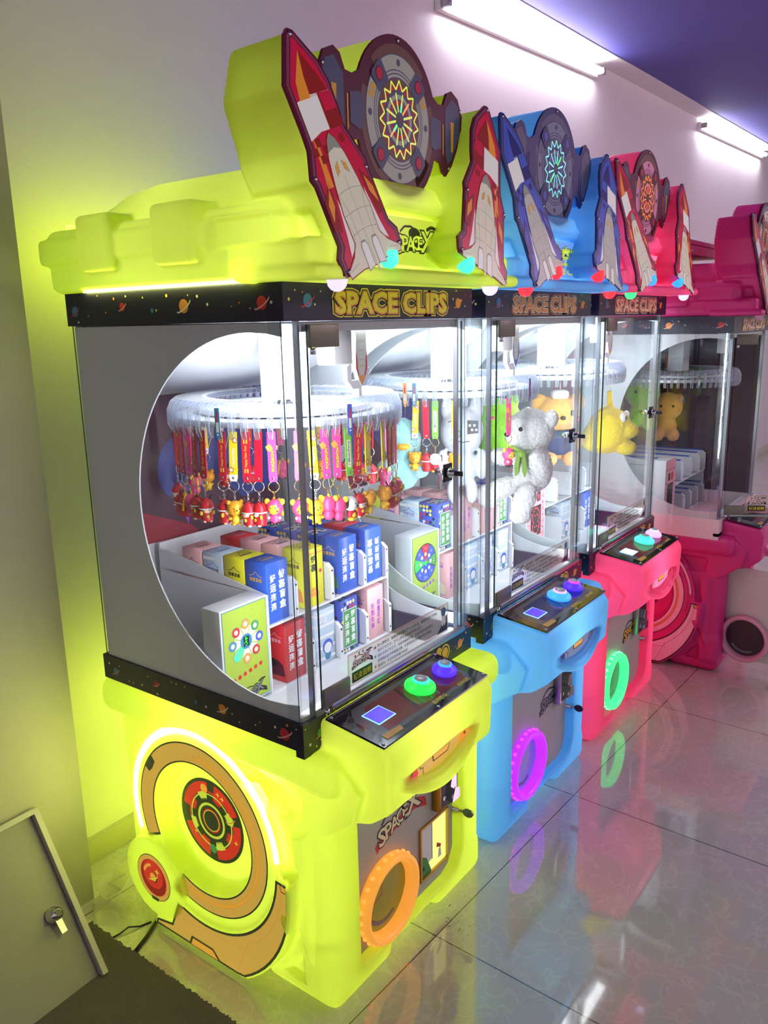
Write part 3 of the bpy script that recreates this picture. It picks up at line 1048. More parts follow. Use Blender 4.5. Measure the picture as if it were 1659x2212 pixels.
def petals_box(m, F, w, h):
    m.flat([(-w / 2 + .004, -h / 2 + .004), (w / 2 - .004, -h / 2 + .004), (w / 2 - .004, h / 2 - .004), (-w / 2 + .004, h / 2 - .004)], .0005, 'teal_ink', F)
    m.flat([(-w / 2 + .006, -h / 2 + .006), (w / 2 - .006, -h / 2 + .006), (w / 2 - .006, h / 2 - .006), (-w / 2 + .006, h / 2 - .006)], .0008, 'green_back', F)
    c = (0, .032)
    cols = ['orange_ink', 'green_ink', 'blue_ink', 'red_ink', 'orange_ink', 'white', 'teal_ink', 'red_ink']
    for i in range(8):
        a = R(90 - 45 * i)
        Q = F @ Matrix.Translation((*c, 0)) @ Matrix.Rotation(a, 4, 'Z')
        m.flat([(.010, -.003), (.036, -.013), (.036, .013), (.010, .003)], .0011, 'white' if i != 5 else 'glow_spring', Q)
        m.disc((.042, 0), .0125, .0013, 'grey_ink', Q, 20)
        m.disc((.042, 0), .0112, .0015, cols[i], Q, 20)
        m.disc((.042, 0), .0112 if i == 5 else .006, .0017, 'cream_ink' if i != 5 else 'glow_spring', Q, 14)
    m.disc(c, .0185, .0017, 'teal_ink', F, 24)
    m.flat([(c[0] - .009, c[1] - .012), (c[0] + .009, c[1] - .012), (c[0] + .009, c[1] + .012), (c[0] - .009, c[1] + .012)], .0020, 'ink', F)
    for x, y in ((-1, 3), (0, 3), (-1, 2), (0, 2), (1, 2), (0, 1), (0, 0), (-1, 0), (-2, -1), (0, -1), (1, -2), (-1, -3), (0, -3)):
        m.disc((c[0] + x * .003, c[1] + y * .003), .0013, .0023, 'glow_green', F, 8)
    for i in range(6):
        m.disc((-.043 + .017 * i, -.052 + .003 * i), .0055, .0011, 'red_ink', F, 12)
    space_logo(m, (.012, -.10), .024, .0011, F, 'grey_ink', 'ink', 'ink', .12)
    rr = random.Random(3)
    for i in range(26):
        m.disc((rr.uniform(-.06, .06), rr.uniform(-.12, .12)), .0011, .0010, 'green_ink', F, 6)
def wheel_box(m, F, w, h):
    m.flat([(-w / 2 + .004, -h / 2 + .004), (w / 2 - .004, -h / 2 + .004), (w / 2 - .004, h / 2 - .004), (-w / 2 + .004, h / 2 - .004)], .0005, 'teal_ink', F)
    m.flat([(-w / 2 + .006, -h / 2 + .006), (w / 2 - .006, -h / 2 + .006), (w / 2 - .006, h / 2 - .006), (-w / 2 + .006, h / 2 - .006)], .0008, 'green_back', F)
    c = (0, .030)
    m.disc(c, .060, .0010, 'navy', F, 40)
    cols = ['red_ink', 'blue_ink', 'green_ink', 'blue_ink', 'blue_ink', 'blue_ink', 'glow_green', 'blue_ink']
    for i in range(8):
        a = R(90 - 45 * i)
        P = [c] + [(c[0] + .057 * math.cos(a + R(t)), c[1] + .057 * math.sin(a + R(t))) for t in (21, 10, 0, -10, -21)]
        m.flat(P, .0013, cols[i], F)
        m.text('0' if i % 2 else '+1', (c[0] + .045 * math.cos(a), c[1] + .045 * math.sin(a)), .009, .0016, 'cream_ink', F, 0, 1, a - PI / 2)
        m.disc((c[0] + .027 * math.cos(a), c[1] + .027 * math.sin(a)), .006, .0016, 'cream_ink', F, 10)
    for x, y in ((-1, 1), (1, 1), (-2, 0), (-1, 0), (0, 0), (1, 0), (2, 0), (-1, -1), (0, -1), (1, -1), (0, -2)):
        m.disc((c[0] + x * .0035, c[1] + y * .0035), .0022, .0019, 'glow_green', F, 8)
    for i in range(6):
        m.disc((-.043 + .017 * i, -.052 + .003 * i), .0055, .0011, 'violet_ink', F, 12)
    space_logo(m, (.012, -.10), .024, .0011, F, 'blue_ink', 'navy', 'ink', .12)
def dots_box(m, F, w, h, on):
    m.flat([(-w / 2 + .004, -h / 2 + .004), (w / 2 - .004, -h / 2 + .004), (w / 2 - .004, h / 2 - .004), (-w / 2 + .004, h / 2 - .004)], .0005, 'grey_ink', F)
    m.flat([(-w / 2 + .006, -h / 2 + .006), (w / 2 - .006, -h / 2 + .006), (w / 2 - .006, h / 2 - .006), (-w / 2 + .006, h / 2 - .006)], .0008, 'pink_ink', F)
    m.flat([(-.042, -.08), (.042, -.08), (.042, .035), (-.042, .035)], .0011, 'ink', F)
    for i in range(5):
        m.disc((-.05 + .025 * i, .10), .005, .0012, 'red_ink' if i % 2 else 'navy', F, 12)
        m.disc((-.05 + .025 * i, -.10), .005, .0012, 'navy' if i % 2 else 'red_ink', F, 12)
    for i in range(7):
        for x in (-.056, .056):
            m.disc((x, -.08 + .024 * i), .004, .0012, 'navy' if i % 2 else 'red_ink', F, 10)
    m.flat([(-.036, .05), (-.006, .05), (-.006, .085), (-.036, .085)], .0011, 'navy', F)
    m.flat([(.006, .05), (.036, .05), (.036, .085), (.006, .085)], .0011, 'ink' if on else 'red_ink', F)
    if on:
        shape = ['..###..', '.#...#.', '#.....#', '#.#.#.#', '#.....#', '#.....#', '.#...#.', '#.....#', '#.#.#.#', '#.....#', '.#...#.', '..###..']
        for r_, row in enumerate(shape):
            for c_, ch in enumerate(row):
                if ch == '#':
                    m.disc((-.027 + .009 * c_, .026 - .0088 * r_), .0036, .0014, 'glow_red', F, 8)
        m.text('0', (.021, .067), .022, .0014, 'glow_red', F, .03)

def machine(cfg, ox, oy=0, scale=1):
    on = cfg['on']
    PAL.clear()
    PAL.update({'@sh': cfg['shell']})
    root = empty('clip_machine', (ox, oy, 0), cfg['label'], 'arcade machine', 'prize clip machines along the wall', 0, scale)
    def shellobj(name, me):
        o = put(name, me, root)
        o.material_slots[0].link = 'OBJECT'
        o.material_slots[0].material = MATS[cfg['shell']]
        return o
    base = shellobj('base_shell', BASE_ME)
    top = shellobj('topper_shell', TOP_ME)
    if on:
        for p in ((.40, .13, .33), (.45, .30, .16), (.40, .52, .45), (.24, -.08, .63)):
            light('shell_lamp', 'POINT', p, SHELL_W * (.6 if p[1] < 0 else 1), cfg.get('lamp', (1, 1, 1)), .08, parent=root)
        for p in ((.34, .10, 1.68), (.18, .40, 1.70), (.50, .40, 1.70), (.10, .02, 1.70), (.60, .02, 1.70), (.35, .05, 1.86)):
            light('shell_lamp', 'POINT', p, TOP_W * (.22 if p[1] < .06 else .6), cfg.get('lamp', (1, 1, 1)), .03, parent=root)
    side_art(base, cfg['side'])
    if on:
        m = MB()
        m.box((.075, .722, .12), (.66, .730, .16), cfg['strip_glow'])  # added glowing bars, hidden behind the machine, spill its colour onto the wall
        m.build('added_rear_glow', base)
        m = MB()
        m.box((.075, .724, .50), (.66, .732, .54), cfg['strip_glow'])
        m.build('added_rear_glow', base)
        m = MB()
        m.box((.06, .738, 1.70), (.66, .744, 1.79), cfg['strip_glow'])
        m.build('added_rear_glow', top)
        m = MB()
        m.box((-.008, .06, 1.6282), (-.003, .60, 1.6298), 'leak_' + cfg['strip_glow'][6:])
        m.build('rim_light_strip', top)
    # --- base door
    m = MB()
    F = FRONT(-.002)
    yd = .0
    m.prism([(.140, .075), (.155, .066), (.52, .066), (.556, .080), (.580, .122), (.580, .50), (.140, .50)], -.012, 0, cfg['doormat'], F)
    lg = cfg['logo']
    space_logo(m, (lg[0], lg[1]), lg[2] * 1.15, .0006, F, *cfg['logocol'], lg[3])
    hinge_open = cfg.get('open')
    dpar = {}
    if hinge_open:
        door = m.build('base_door', root, (.140, -.002, 0), (0, 0, R(-96)))
        door.data.transform(Matrix.Translation((-.140, .002, 0)))
    else:
        door = m.build('base_door', root)
    def onto(mb, name, lab=None):
        o = mb.build(name, door)
        if hinge_open:
            o.data.transform(Matrix.Translation((-.140, .002, 0)))
        if lab:
            tag(o, lab)
        return o
    C = (.262, .168)
    m = MB()
    Q = F @ Matrix.Translation((*C, 0))
    m.lathe([(.110, 0), (.112, .008), (.112, .024), (.110, .031), (.104, .035), (.097, .033), (.091, .022), (.087, .006), (.087, .0)], cfg['ringglow'], Q, 48)
    if on:
        for i in range(26):
            a = 2 * PI * i / 26
            m.ball((.1115 * math.cos(a), .1115 * math.sin(a), .014), .006, cfg['ringdot'], Q, 8)
    onto(m, 'prize_hole_ring', cfg['ringlabel'])
    m = MB()
    m.disc((0, 0), .0875, .0022, cfg['hole'], Q, 36)
    if on:
        m.flat([(-.05, .055), (-.012, .058), (-.010, .01), (-.05, .0)], .0027, 'brass' if on else 'grey_ink', Q)
    if on:
        m.flat([(-.042, .046), (-.02, .049), (-.018, .018), (-.042, .01)], .003, cfg['hole'], Q)
    m.lines(arc((0, -.0), .068, 215, 300, 12), .010, .0028, 'grey_ink', Q)
    onto(m, 'prize_flap')
    for z in (.14, .36):
        m = MB()
        m.tube([(.136, -.010, z), (.136, -.010, z + .06)], .004, 'steel', n=8)
        m.box((.137, -.0065, z), (.150, -.002, z + .06), 'steel')
        onto(m, 'hinge')
    m = MB()
    m.box((.478, -.026, .285), (.572, -.002, .43), cfg['coinmat'], .003)
    Fc = FRONT(-.0265)
    m.flat([(.490, .295), (.567, .295), (.567, .42), (.490, .42)], .0002, 'darkmetal', Fc)
    m.flat([(.505, .375), (.535, .385), (.535, .392), (.505, .384)], .0006, 'ink', Fc)
    m.prism([(.515, .35), (.545, .325), (.545, .375), (.525, .385)], .0, .012, 'chrome', Fc)
    m.prism([(.52, .300), (.558, .300), (.558, .330), (.535, .338)], .0, .014, 'chrome', Fc)
    m.disc((.503, .318), .006, .0006, 'chrome', Fc, 16)
    m.flat([(.545, .398), (.560, .402), (.560, .412), (.545, .408)], .0006, 'screen_violet' if on else 'ink', Fc)
    onto(m, 'coin_slot_box')
    if cfg.get('window'):
        m = MB()
        u0, u1, v0, v1 = .422, .546, .11, .256
        for a_, b_ in (((u0 - .006, v0 - .007), (u1 + .006, v0)), ((u0 - .006, v1), (u1 + .006, v1 + .006)), ((u0 - .006, v0), (u0, v1)), ((u1, v0), (u1 + .006, v1))):
            m.box((a_[0], a_[1], 0), (b_[0], b_[1], .006), 'brass', 0, F)
        fr_ = m.build('door_window', door)
        m = MB()
        m.flat([(u0, v0), (u1, v0), (u1, v1), (u0, v1)], .0006, 'shell_yellow_light', F)
        m.flat([(u0, v0 + .02), (u0 + .055, v0 + .035), (u0 + .055, v1), (u0, v1)], .0010, 'white', F)
        m.lines([(u0 + .055, v0 + .03), (u0 + .055, v1)], .003, .0012, 'grey_ink', F)
        m.flat([(u0, v0), (u0 + .05, v0), (u0 + .028, v0 + .05), (u0 + .01, v0 + .062), (u0, v0 + .05)], .0014, 'green_ink', F)
        m.disc((u0 + .012, v0 + .025), .006, .0017, 'ink', F, 12)
        m.flat([(u0 + .075, v0 + .055), (u0 + .095, v0 + .045), (u0 + .10, v0 + .052), (u0 + .078, v0 + .068)], .0014, 'red_ink', F)
        m.flat([(u0 + .082, v0 + .018), (u0 + .10, v0 + .018), (u0 + .096, v0 + .046), (u0 + .086, v0 + .046)], .0014, 'white', F)
        m.build('window_scene', fr_)
    m = MB()
    Q2 = F @ Matrix.Translation((.588 if not hinge_open else .56, .235, 0))
    m.lathe([(.011, -.004), (.011, .004), (.008, .006), (.0075, .016), (.006, .018)], 'chrome', Q2, 20)
    lk = onto(m, 'lock')
    if cfg.get('key'):
        m = MB()
        m.box((-.0015, -.004, .016), (.0015, .004, .030), 'chrome', 0, Q2)
        b = MB()
        m.prism([(.030 + .020 + .016 * math.cos(t) - .004, .012 * math.sin(t)) for t in [2 * PI * i / 24 for i in range(24)]], -.0022, .0022, cfg['key'], Q2 @ Matrix(((0, 0, 1, 0), (0, 1, 0, 0), (1, 0, 0, 0), (0, 0, 0, 1))))
        m.tube([(.002 * i, -.004 * math.sin(i * .8), .050 + .012 * math.sin(i * .5)) for i in range(9)], .0006, 'steel', Q2, 5)
        m.build('key', lk)
    # --- console
    F = frame((.052, -.170, .7155), (1, 0, 0), (0, .142, .019))
    m = MB()
    pw, ph = .418, .1545
    m.prism([(0, 0), (pw, 0), (pw, ph), (0, ph)], 0, .005, 'console_black', F)
    k2 = 'console_blue' if cfg['shell'] == 'shell_blue' else 'console_red'
    m.flat([(.03, .03), (.05, .018), (.37, .018), (.39, .04), (.39, .12), (.37, .135), (.06, .135), (.03, .10)], .0053, 'console_grey', F)
    m.flat([(.06, .032), (.36, .026), (.378, .05), (.375, .112), (.35, .122), (.09, .122), (.06, .09)], .0056, k2, F)
    for i in range(4):
        m.flat([(.17 + .028 * i, .034), (.178 + .028 * i, .034), (.205 + .028 * i, .12), (.197 + .028 * i, .12)], .0059, 'console_grey' if i % 2 else 'console_black', F)
    m.flat([(.028, .012), (.085, .012), (.09, .026), (.03, .03)], .0058, 'gold', F)
    m.text('启动确认', (.24, .022), .014, .0060, 'yellow_ink', F, .02)
    m.text('启动切换', (.345, .024), .012, .0060, 'yellow_ink', F, .02)
    m.ring((.115, .078), .0, .001, .0057, 'console_black', F)
    con = m.build('control_panel', root)
    for u, v in ((.008, .008), (pw - .008, .008), (.008, ph - .008), (pw - .008, ph - .008), (pw / 2, .006)):
        m = MB()
        m.lathe([(.0045, 0), (.004, .002), (.002, .0032)], 'chrome', F @ Matrix.Translation((u, v, .005)), 14)
        m.build('screw', con)
    m = MB()
    m.prism([(.058, .056), (.118, .056), (.118, .104), (.058, .104)], .0058, .0066, 'led_cyan_line' if on else 'ink', F)
    m.flat([(.060, .058), (.116, .058), (.116, .102), (.060, .102)], .0069, cfg['screen'], F)
    m.build('screen', con)
    for (u, v, r_, g) in ((.243, .079, .034, cfg['btn'][0]), (.348, .080, .028, cfg['btn'][1])):
        Q = F @ Matrix.Translation((u, v, .005))
        m = MB()
        m.prism([((r_ * 1.10 + .0022 * math.cos(10 * t)) * math.cos(t), (r_ * 1.10 + .0022 * math.cos(10 * t)) * math.sin(t)) for t in [2 * PI * i / 60 for i in range(60)]], 0, .004, 'acrylic', Q)
        bb = m.build('button_base', con)
        m = MB()
        m.lathe([(r_ * 1.02, .003), (r_ * 1.08, .008), (r_ * 1.04, .013), (r_ * .84, .019), (r_ * .60, .0225), (r_ * .58, .024)], g[0], Q, 32)
        m.lathe([(r_ * .60, .023), (r_ * .60, .0265), (r_ * .50, .028)], g[1], Q, 28)
        m.lathe([(r_ * .50, .0275), (r_ * .42, .0305), (r_ * .2, .032)], 'lens_grey', Q, 24)
        m.build('push_button', con)
    # picture in the mouth slot
    m = MB()
    F = frame((.10, -.1755, .583), (1, 0, 0), (0, -.03, 1))
    rd = cfg['mouth']
    m.prism([(.0, .042), (.01, .022), (.08, -.002), (.15, -.006), (.22, .0), (.285, .024), (.297, .046), (.20, .048), (.09, .044)], -.002, 0, rd[0], F)
    m.flat([(.0, .042), (.01, .022), (.05, .008), (.062, .03), (.055, .043)], .0004, rd[1], F)
    m.flat([(.297, .046), (.285, .024), (.24, .006), (.225, .03), (.235, .047)], .0004, rd[2], F)
    m.lines([(.066, .043), (.07, .034), (.08, .034), (.082, .012), (.15, .0), (.215, .01)], .002, .0006, 'print_black', F)
    m.flat([(.115, .044), (.12, .028), (.18, .028), (.19, .044)], .0006, 'print_black', F)
    m.flat([(.119, .044), (.123, .031), (.177, .031), (.186, .044)], .0009, rd[3], F)
    m.disc((.035, .038), .005, .0008, 'print_black', F, 12)
    m.disc((.03, .022), .005, .0008, 'print_black', F, 12)
    m.disc((.252, .04), .004, .0008, 'print_black', F, 12)
    m.build('slot_picture', root)
    # --- bands
    m = MB()
    e = .003
    low = cfg['lowband']
    for lo, hi in (((-e, -e, Z1), (W_ + e, .02, Z2)), ((-e, D_ - .02, Z1), (W_ + e, D_ + e, Z2)), ((-e, .02, Z1), (.02, D_ - .02, Z2)), ((W_ - .02, .02, Z1), (W_ + e, D_ - .02, Z2))):
        m.box(lo, hi, low)
    # lower corner of the front leg of the band reaches a little further down
    m.box((-e, -e, Z1 - .014), (.058, .02, Z1), low)
    if low == 'navy':
        FL = LEFT(-e - .0004)
        starry(m, FL, -D_, 0, Z1, Z2, 0, [(-.63, .705, .010, 'teal_ink', 'orange_ink'), (-.47, .712, .008, 'red_ink', 'pink_ink'), (-.33, .705, .005, 'teal_ink', None), (-.24, .712, .012, 'orange_ink', 'cream_ink'), (-.05, .708, .014, 'red_ink', 'pink_ink')], 20, 5)
        FF = FRONT(-e - .0004)
        starry(m, FF, 0, .06, Z1 - .01, Z2, 0, [(.050, .705, .010, 'green_ink', 'orange_ink')], 4, 8)
        starry(m, FF, .56, W_, Z1, Z2, 0, [(.62, .712, .012, 'orange_ink', 'yellow_ink')], 4, 9)
        for i in range(9):
            x = .10 + .052 * i
            m.disc((x, .722), .012, 0, 'yellow_ink', FF, 18)
            m.disc((x, .722), .009, .0002, 'orange_ink' if i % 2 else 'gold', FF, 18)
        m.ring((.545, .712), .018, .022, 0, 'yellow_ink', FF)
        m.disc((.545, .712), .014, .0001, 'gold', FF, 18)
    else:
        m.box((-e, -e, Z1 - .03), (W_ + e, D_ + e, Z1), low)
    m.build('lower_band', root)
    m = MB()
    m.box((-e, -e, Z3), (W_ + e, D_ + e, Z4), 'navy')
    FL = LEFT(-e - .0004)
    starry(m, FL, -D_, 0, Z3, Z4, 0, [(-.645, 1.588, .012, 'teal_ink', 'red_ink'), (-.47, 1.594, .009, 'red_ink', 'pink_ink'), (-.37, 1.584, .005, 'teal_ink', None), (-.27, 1.590, .014, 'orange_ink', 'cream_ink'), (-.05, 1.590, .013, 'red_ink', 'pink_ink')], 16, 15)
    FF = FRONT(-e - .0004)
    starry(m, FF, .005, .11, Z3, Z4, 0, [(.065, 1.593, .013, 'teal_ink', 'red_ink')], 6, 11)
    starry(m, FF, .58, W_, Z3, Z4, 0, [(.61, 1.591, .012, 'orange_ink', 'orange_ink')], 6, 12)
    c_ = (.351, 1.590)
    ft = .405
    tx = cfg['texts']
    m.title('SPACE CLIPS', c_, ft, .040, ((.16, tx[0], .0004), (.115, 'navy', .0007), (.075, tx[1], .0010), (.03, tx[0], .0013)), FF)
    m.build('upper_band', root, )
    # --- cabinet
    m = MB()
    m.box((.015, .015, .668), (W_ - .015, D_ - .015, .676), 'panel_white')
    m.box((.02, .02, .676), (W_ - .02, .05, .735), 'panel_white')
    m.build('cabinet_floor', root)
    m = MB()
    m.box((.01, D_ - .012, .676), (W_ - .01, D_ - .004, Z3), 'panel_white')
    FB = frame((0, D_ - .0125, 0), (1, 0, 0), (0, 0, 1))
    bp = cfg['back']
    m.flat([(.02, 1.00), (W_ - .02, .985), (W_ - .02, 1.42), (.02, 1.42)], .0003, bp[0], FB)
    m.flat([(.30, 1.42), (.36, 1.18), (.50, 1.06), (W_ - .02, 1.08), (W_ - .02, 1.42)], .0006, bp[1], FB)
    m.flat([(.02, 1.14), (.10, 1.10), (.30, 1.02), (.33, .992), (.02, 1.00)], .0008, bp[2], FB)
    for r_, c_, k_ in ((.105, bp[2], .0009), (.075, bp[1], .0012), (.042, 'orange_ink', .0015)):
        m.flat([(.02 + r_ * math.cos(R(a_)), 1.25 + r_ * math.sin(R(a_))) for a_ in range(-90, 91, 9)], k_, c_, FB)
    m.disc((.13, 1.20), .013, .0012, 'orange_ink', FB, 16)
    m.disc((.36, 1.06), .013, .0012, 'orange_ink', FB, 16)
    m.disc((.29, 1.18), .09, .0007, bp[1], FB, 30)
    m.flat([(.26, 1.10), (.31, 1.10), (.29, 1.02)], .0012, 'violet_ink', FB)
    m.disc((.12, 1.03), .012, .0012, 'pink_ink', FB, 12)
    for i in range(5):
        m.line((.30 + .07 * i, 1.20), (.42 + .05 * i, 1.42), .003, .0009, 'gold', FB)
    m.build('back_panel', root)
    # white moulded hood at the back of the ceiling
    m = MB()
    P = []
    for i in range(13):
        t = i / 12
        P.append((.36 + .29 * t, 1.55 - .17 * t ** .55))
    sec = [(y, z) for y, z in P] + [(.664, 1.552), (.36, 1.553)]
    m.prism(sec, .012, W_ - .012, 'panel_white', frame((0, 0, 0), (0, 1, 0), (0, 0, 1)))
    m.build('ceiling_hood', root)
    # side walls: white sheet with a great round cut-out, clear pane outside it
    for s_ in (0, 1):
        m = MB()
        x = .006 if not s_ else W_ - .006
        F = LEFT(x)
        top_, bot = 1.553, .742
        def cut(lo_):
            A = []
            for i in range(41):
                a = R(270 - 180 * i / 40) if False else R(90 + 180 * i / 40)
                A.append((CUT_C[0] + CUT_R * math.cos(a), CUT_C[1] + CUT_R * math.sin(a)))
            return A
        A = cut(0)
        if s_ and cfg.get('open'):
            m.prism([(-.665, bot), (-.013, bot), (-.013, top_), (-.665, top_)], -.0018, .0018, 'back_plum', F)  # solid dark sheet added so the unlit cabinet looks dark inside
            m.build('side_panel', root)
            continue
        P = [(-.665, bot), (-.013, bot), (-.013, CUT_C[1] - math.sqrt(CUT_R ** 2 - (.013 - .097) ** 2)), (-.05, CUT_C[1] - math.sqrt(CUT_R ** 2 - .047 ** 2))] + A[::-1] + [(-.05, CUT_C[1] + math.sqrt(CUT_R ** 2 - .047 ** 2)), (-.013, CUT_C[1] + math.sqrt(CUT_R ** 2 - .084 ** 2)), (-.013, top_), (-.665, top_)]
        m.prism(P, -.0018, .0018, 'panel_white', F)
        if not s_:
            pass
        m.build('side_panel', root)
        m = MB()
        m.prism([(-.668, .735), (-.010, .735), (-.010, 1.556), (-.668, 1.556)], .003, .006, 'glass', F, 'acrylic_edge')
        m.build('side_glass', root)
    for x0, x1 in ((.004, .05), (W_ - .05, W_ - .004)):
        m = MB()
        m.box((x0, .003, Z2), (x1, .008, Z3), 'acrylic')
        xx = x0 if x0 < .1 else x1 - .005
        m.box((xx, .008, Z2), (xx + .005, .045, Z3), 'acrylic')
        xe = x1 - .006 if x0 < .1 else x0
        m.box((xe, .008, Z2), (xe + .006, .020, Z3), 'steel')
        m.build('corner_post', root)
    for x0 in (.012, W_ - .022):
        m = MB()
        m.box((x0, D_ - .03, Z2), (x0 + .01, D_ - .016, Z3), 'steel')
        m.build('rear_post', root)
    # glass door
    gx0, gx1 = .060, .628
    op = cfg.get('open')
    m = MB()
    Fd = FRONT(-.004)
    m.prism([(gx0, .752), (gx1, .752), (gx1, 1.549), (gx0, 1.549)], -.005, 0, 'glass', Fd, 'acrylic_edge')
    M_ = Matrix.Translation((-gx0, .004, 0))
    gd = m.build('glass_door', root, (gx0, -.004, 0) if op else (0, 0, 0), (0, 0, R(-62)) if op else (0, 0, 0))
    def ond(mb, name, lab=None):
        o = mb.build(name, gd)
        if op:
            o.data.transform(M_)
        if lab:
            tag(o, lab)
        return o
    if op:
        gd.data.transform(M_)
    for z in (1.505, .755):
        m = MB()
        m.box((gx0 - .002, -.0125, z), (gx0 + .085, -.0045, z + .044), 'hinge_grey', .002)
        m.tube([(gx0 + .004, -.012, z - .012), (gx0 + .004, -.012, z + .002)], .006, 'chrome', n=10)
        ond(m, 'hinge_plate')
    m = MB()
    m.box((gx0 + .02, -.014, .746), (gx1, -.003, .760), 'steel', .002)
    ond(m, 'bottom_rail')
    m = MB()
    Q = Fd @ Matrix.Translation((.556, 1.185, 0))
    m.prism([(-.018, -.022), (.018, -.022), (.018, .022), (-.018, .022)], 0, .004, 'darkmetal', Q)
    m.lathe([(.013, .004), (.013, .012), (.009, .016), (.008, .022)], 'chrome', Q, 20)
    m.lathe([(.010, -.03), (.010, -.008), (.006, -.004)], 'chrome', Q, 16)
    m.prism([(-.006, -.045), (.006, -.045), (.006, .0), (-.006, .0)], -.022, -.018, 'chrome', Q)
    m.box((-.002, -.006, .022), (.002, .006, .045), 'darkmetal', 0, Q)
    ond(m, 'door_lock')
    m = MB()
    sticker(m, FRONT(-.0046, .352, .807), .415, .080, *cfg['sticker'])
    ond(m, 'rules_sticker', 'printed play instructions across the glass')
    # ceiling frame
    m = MB()
    m.box((.06, .012, 1.535), (W_ - .05, .026, 1.553), 'steel')
    m.build('top_rail', root)
    if on:
        light('cabinet_lamp', 'AREA', (W_ / 2, .25, 1.550), CAB_W, cfg.get('cab', (.93, .95, 1)), .5, .36, parent=root)
        for x_, a_ in ((.047, -42), (W_ - .047, -8)):
            light('corner_strip_lamp', 'AREA', (x_, .028, 1.15), STRIP_W, cfg.get('cab', (.93, .95, 1)), .004, .76, (R(90), 0, R(a_)), parent=root)
    # carousel
    m = MB()
    m.box((.2885, .285, 1.375), (.388, .357, 1.553), 'white', .002)
    for z in (1.42, 1.47, 1.52):
        m.lathe([(.0025, 0), (.002, .001)], 'steel', FRONT(.2845, .378, z), 8)
    m.build('motor_column', root)
    m = MB()
    Qc = Matrix.Translation((CC[0], CC[1], -.011))
    m.lathe([(.195, 1.362), (.215, 1.362), (.215, 1.374), (.195, 1.374)], 'white', Qc, 48)
    m.lathe([(.262, 1.345), (.268, 1.345), (.268, 1.358), (.262, 1.358)], 'white', Qc, 60)
    m.lathe([(.02, 1.340), (.02, 1.38)], 'steel', Qc, 20)
    m.box((-.2, -.02, 1.352), (.2, .02, 1.360), 'white', .003, Qc)
    m.box((-.02, -.2, 1.350), (.02, .2, 1.358), 'white', .003, Qc)
    m.build('carousel', root)
    nc = cfg['clips']
    for i in range(nc):
        a = 2 * PI * i / nc
        o = put('clip', CLIP, root, (CC[0], CC[1], 1.383), (0, 0, a))
        if i in cfg['tagged']:
            mm = MB()
            Fq = frame((.2846, 0, -.03), (0, 1, 0), (0, 0, 1))
            c1, c2 = cfg['tagged'][i]
            P = [(-.006, .026), (.006, .026), (.0065, -.028), (.003, -.040), (0, -.045), (-.003, -.040), (-.0065, -.028)]
            mm.flat(P, 0, c1, Fq)
            mm.flat([(-.002, .012), (0, .020), (.002, .012), (.002, -.005), (-.002, -.005)], .0004, 'red_ink', Fq)
            mm.flat([(-.0035, -.004), (.0035, -.004), (.0035, -.026), (-.0035, -.026)], .0004, c2, Fq)
            mm.disc((0, -.031), .0022, .0006, 'white', Fq, 8)
            mm.build('rocket_tag', o)
    # pointer that knocks the clips
    m = MB()
    m.box((.226, .070, 1.462), (.288, .12, 1.553), 'white', .003)
    m.prism([(.288, 1.475), (.305, 1.475), (.305, 1.462), (.295, 1.455), (.295, 1.425), (.315, 1.405), (.336, 1.405), (.336, 1.385), (.346, 1.385), (.346, 1.410), (.372, 1.43), (.376, 1.45), (.366, 1.45), (.350, 1.424), (.31, 1.424), (.31, 1.553), (.288, 1.553)], -.105, -.092, 'white', FRONT(0.0))
    pt = m.build('pointer', root)
    m = MB()
    Fp = FRONT(.088)
    cc = cfg['pointer']
    out = [(.318, 1.535), (.366, 1.535), (.360, 1.525), (.362, 1.47), (.360, 1.45), (.352, 1.425), (.342, 1.412), (.332, 1.425), (.324, 1.45), (.322, 1.47), (.324, 1.525)]
    m.prism(out, -.012, 0, 'offwhite', Fp)
    for sg in (-1, 1):
        m.flat([(.342 + sg * x, z) for x, z in [(.020, 1.49), (.021, 1.45), (.012, 1.43), (.010, 1.436), (.014, 1.45), (.015, 1.47)]], .0006, cc[0], Fp)
    m.flat([(.330, 1.530), (.354, 1.530), (.352, 1.46), (.346, 1.44), (.342, 1.434), (.338, 1.44), (.332, 1.46)], .0004, 'offwhite', Fp)
    m.flat([(.332, 1.425), (.342, 1.412), (.352, 1.425), (.355, 1.434), (.329, 1.434)], .0006, cc[1], Fp)
    for x in (.337, .345):
        m.flat([(x - .003, 1.452), (x + .003, 1.455), (x + .001, 1.459), (x - .002, 1.456)], .0008, 'gold', Fp)
    for z in (1.47, 1.49, 1.51):
        m.line((.332, z), (.352, z), .0008, .0008, 'grey_ink', Fp)
    m.build('rocket_pointer', pt)
    # --- prize rack
    m = MB()
    pm = 'panel_white'
    x0, x1 = .170, .642
    m.box((x0, .250, .846), (x1, .640, .852), pm)           # upper shelf
    m.box((x0, .250, .676), (x1, .640, .682), pm)
    m.box((x1, .250, .676), (x1 + .005, .640, .905), pm)
    m.box((x0 - .004, .252, .676), (x0, .640, .928), pm)
    m.prism([(.25, .928), (.64, .938), (.64, .985), (.60, .985)], x0 - .004, x0, pm, frame((0, 0, 0), (0, 1, 0), (0, 0, 1)))
    m.box((x0, .640, .676), (x1, .646, 1.000), pm)
    rack = m.build('prize_rack', root)
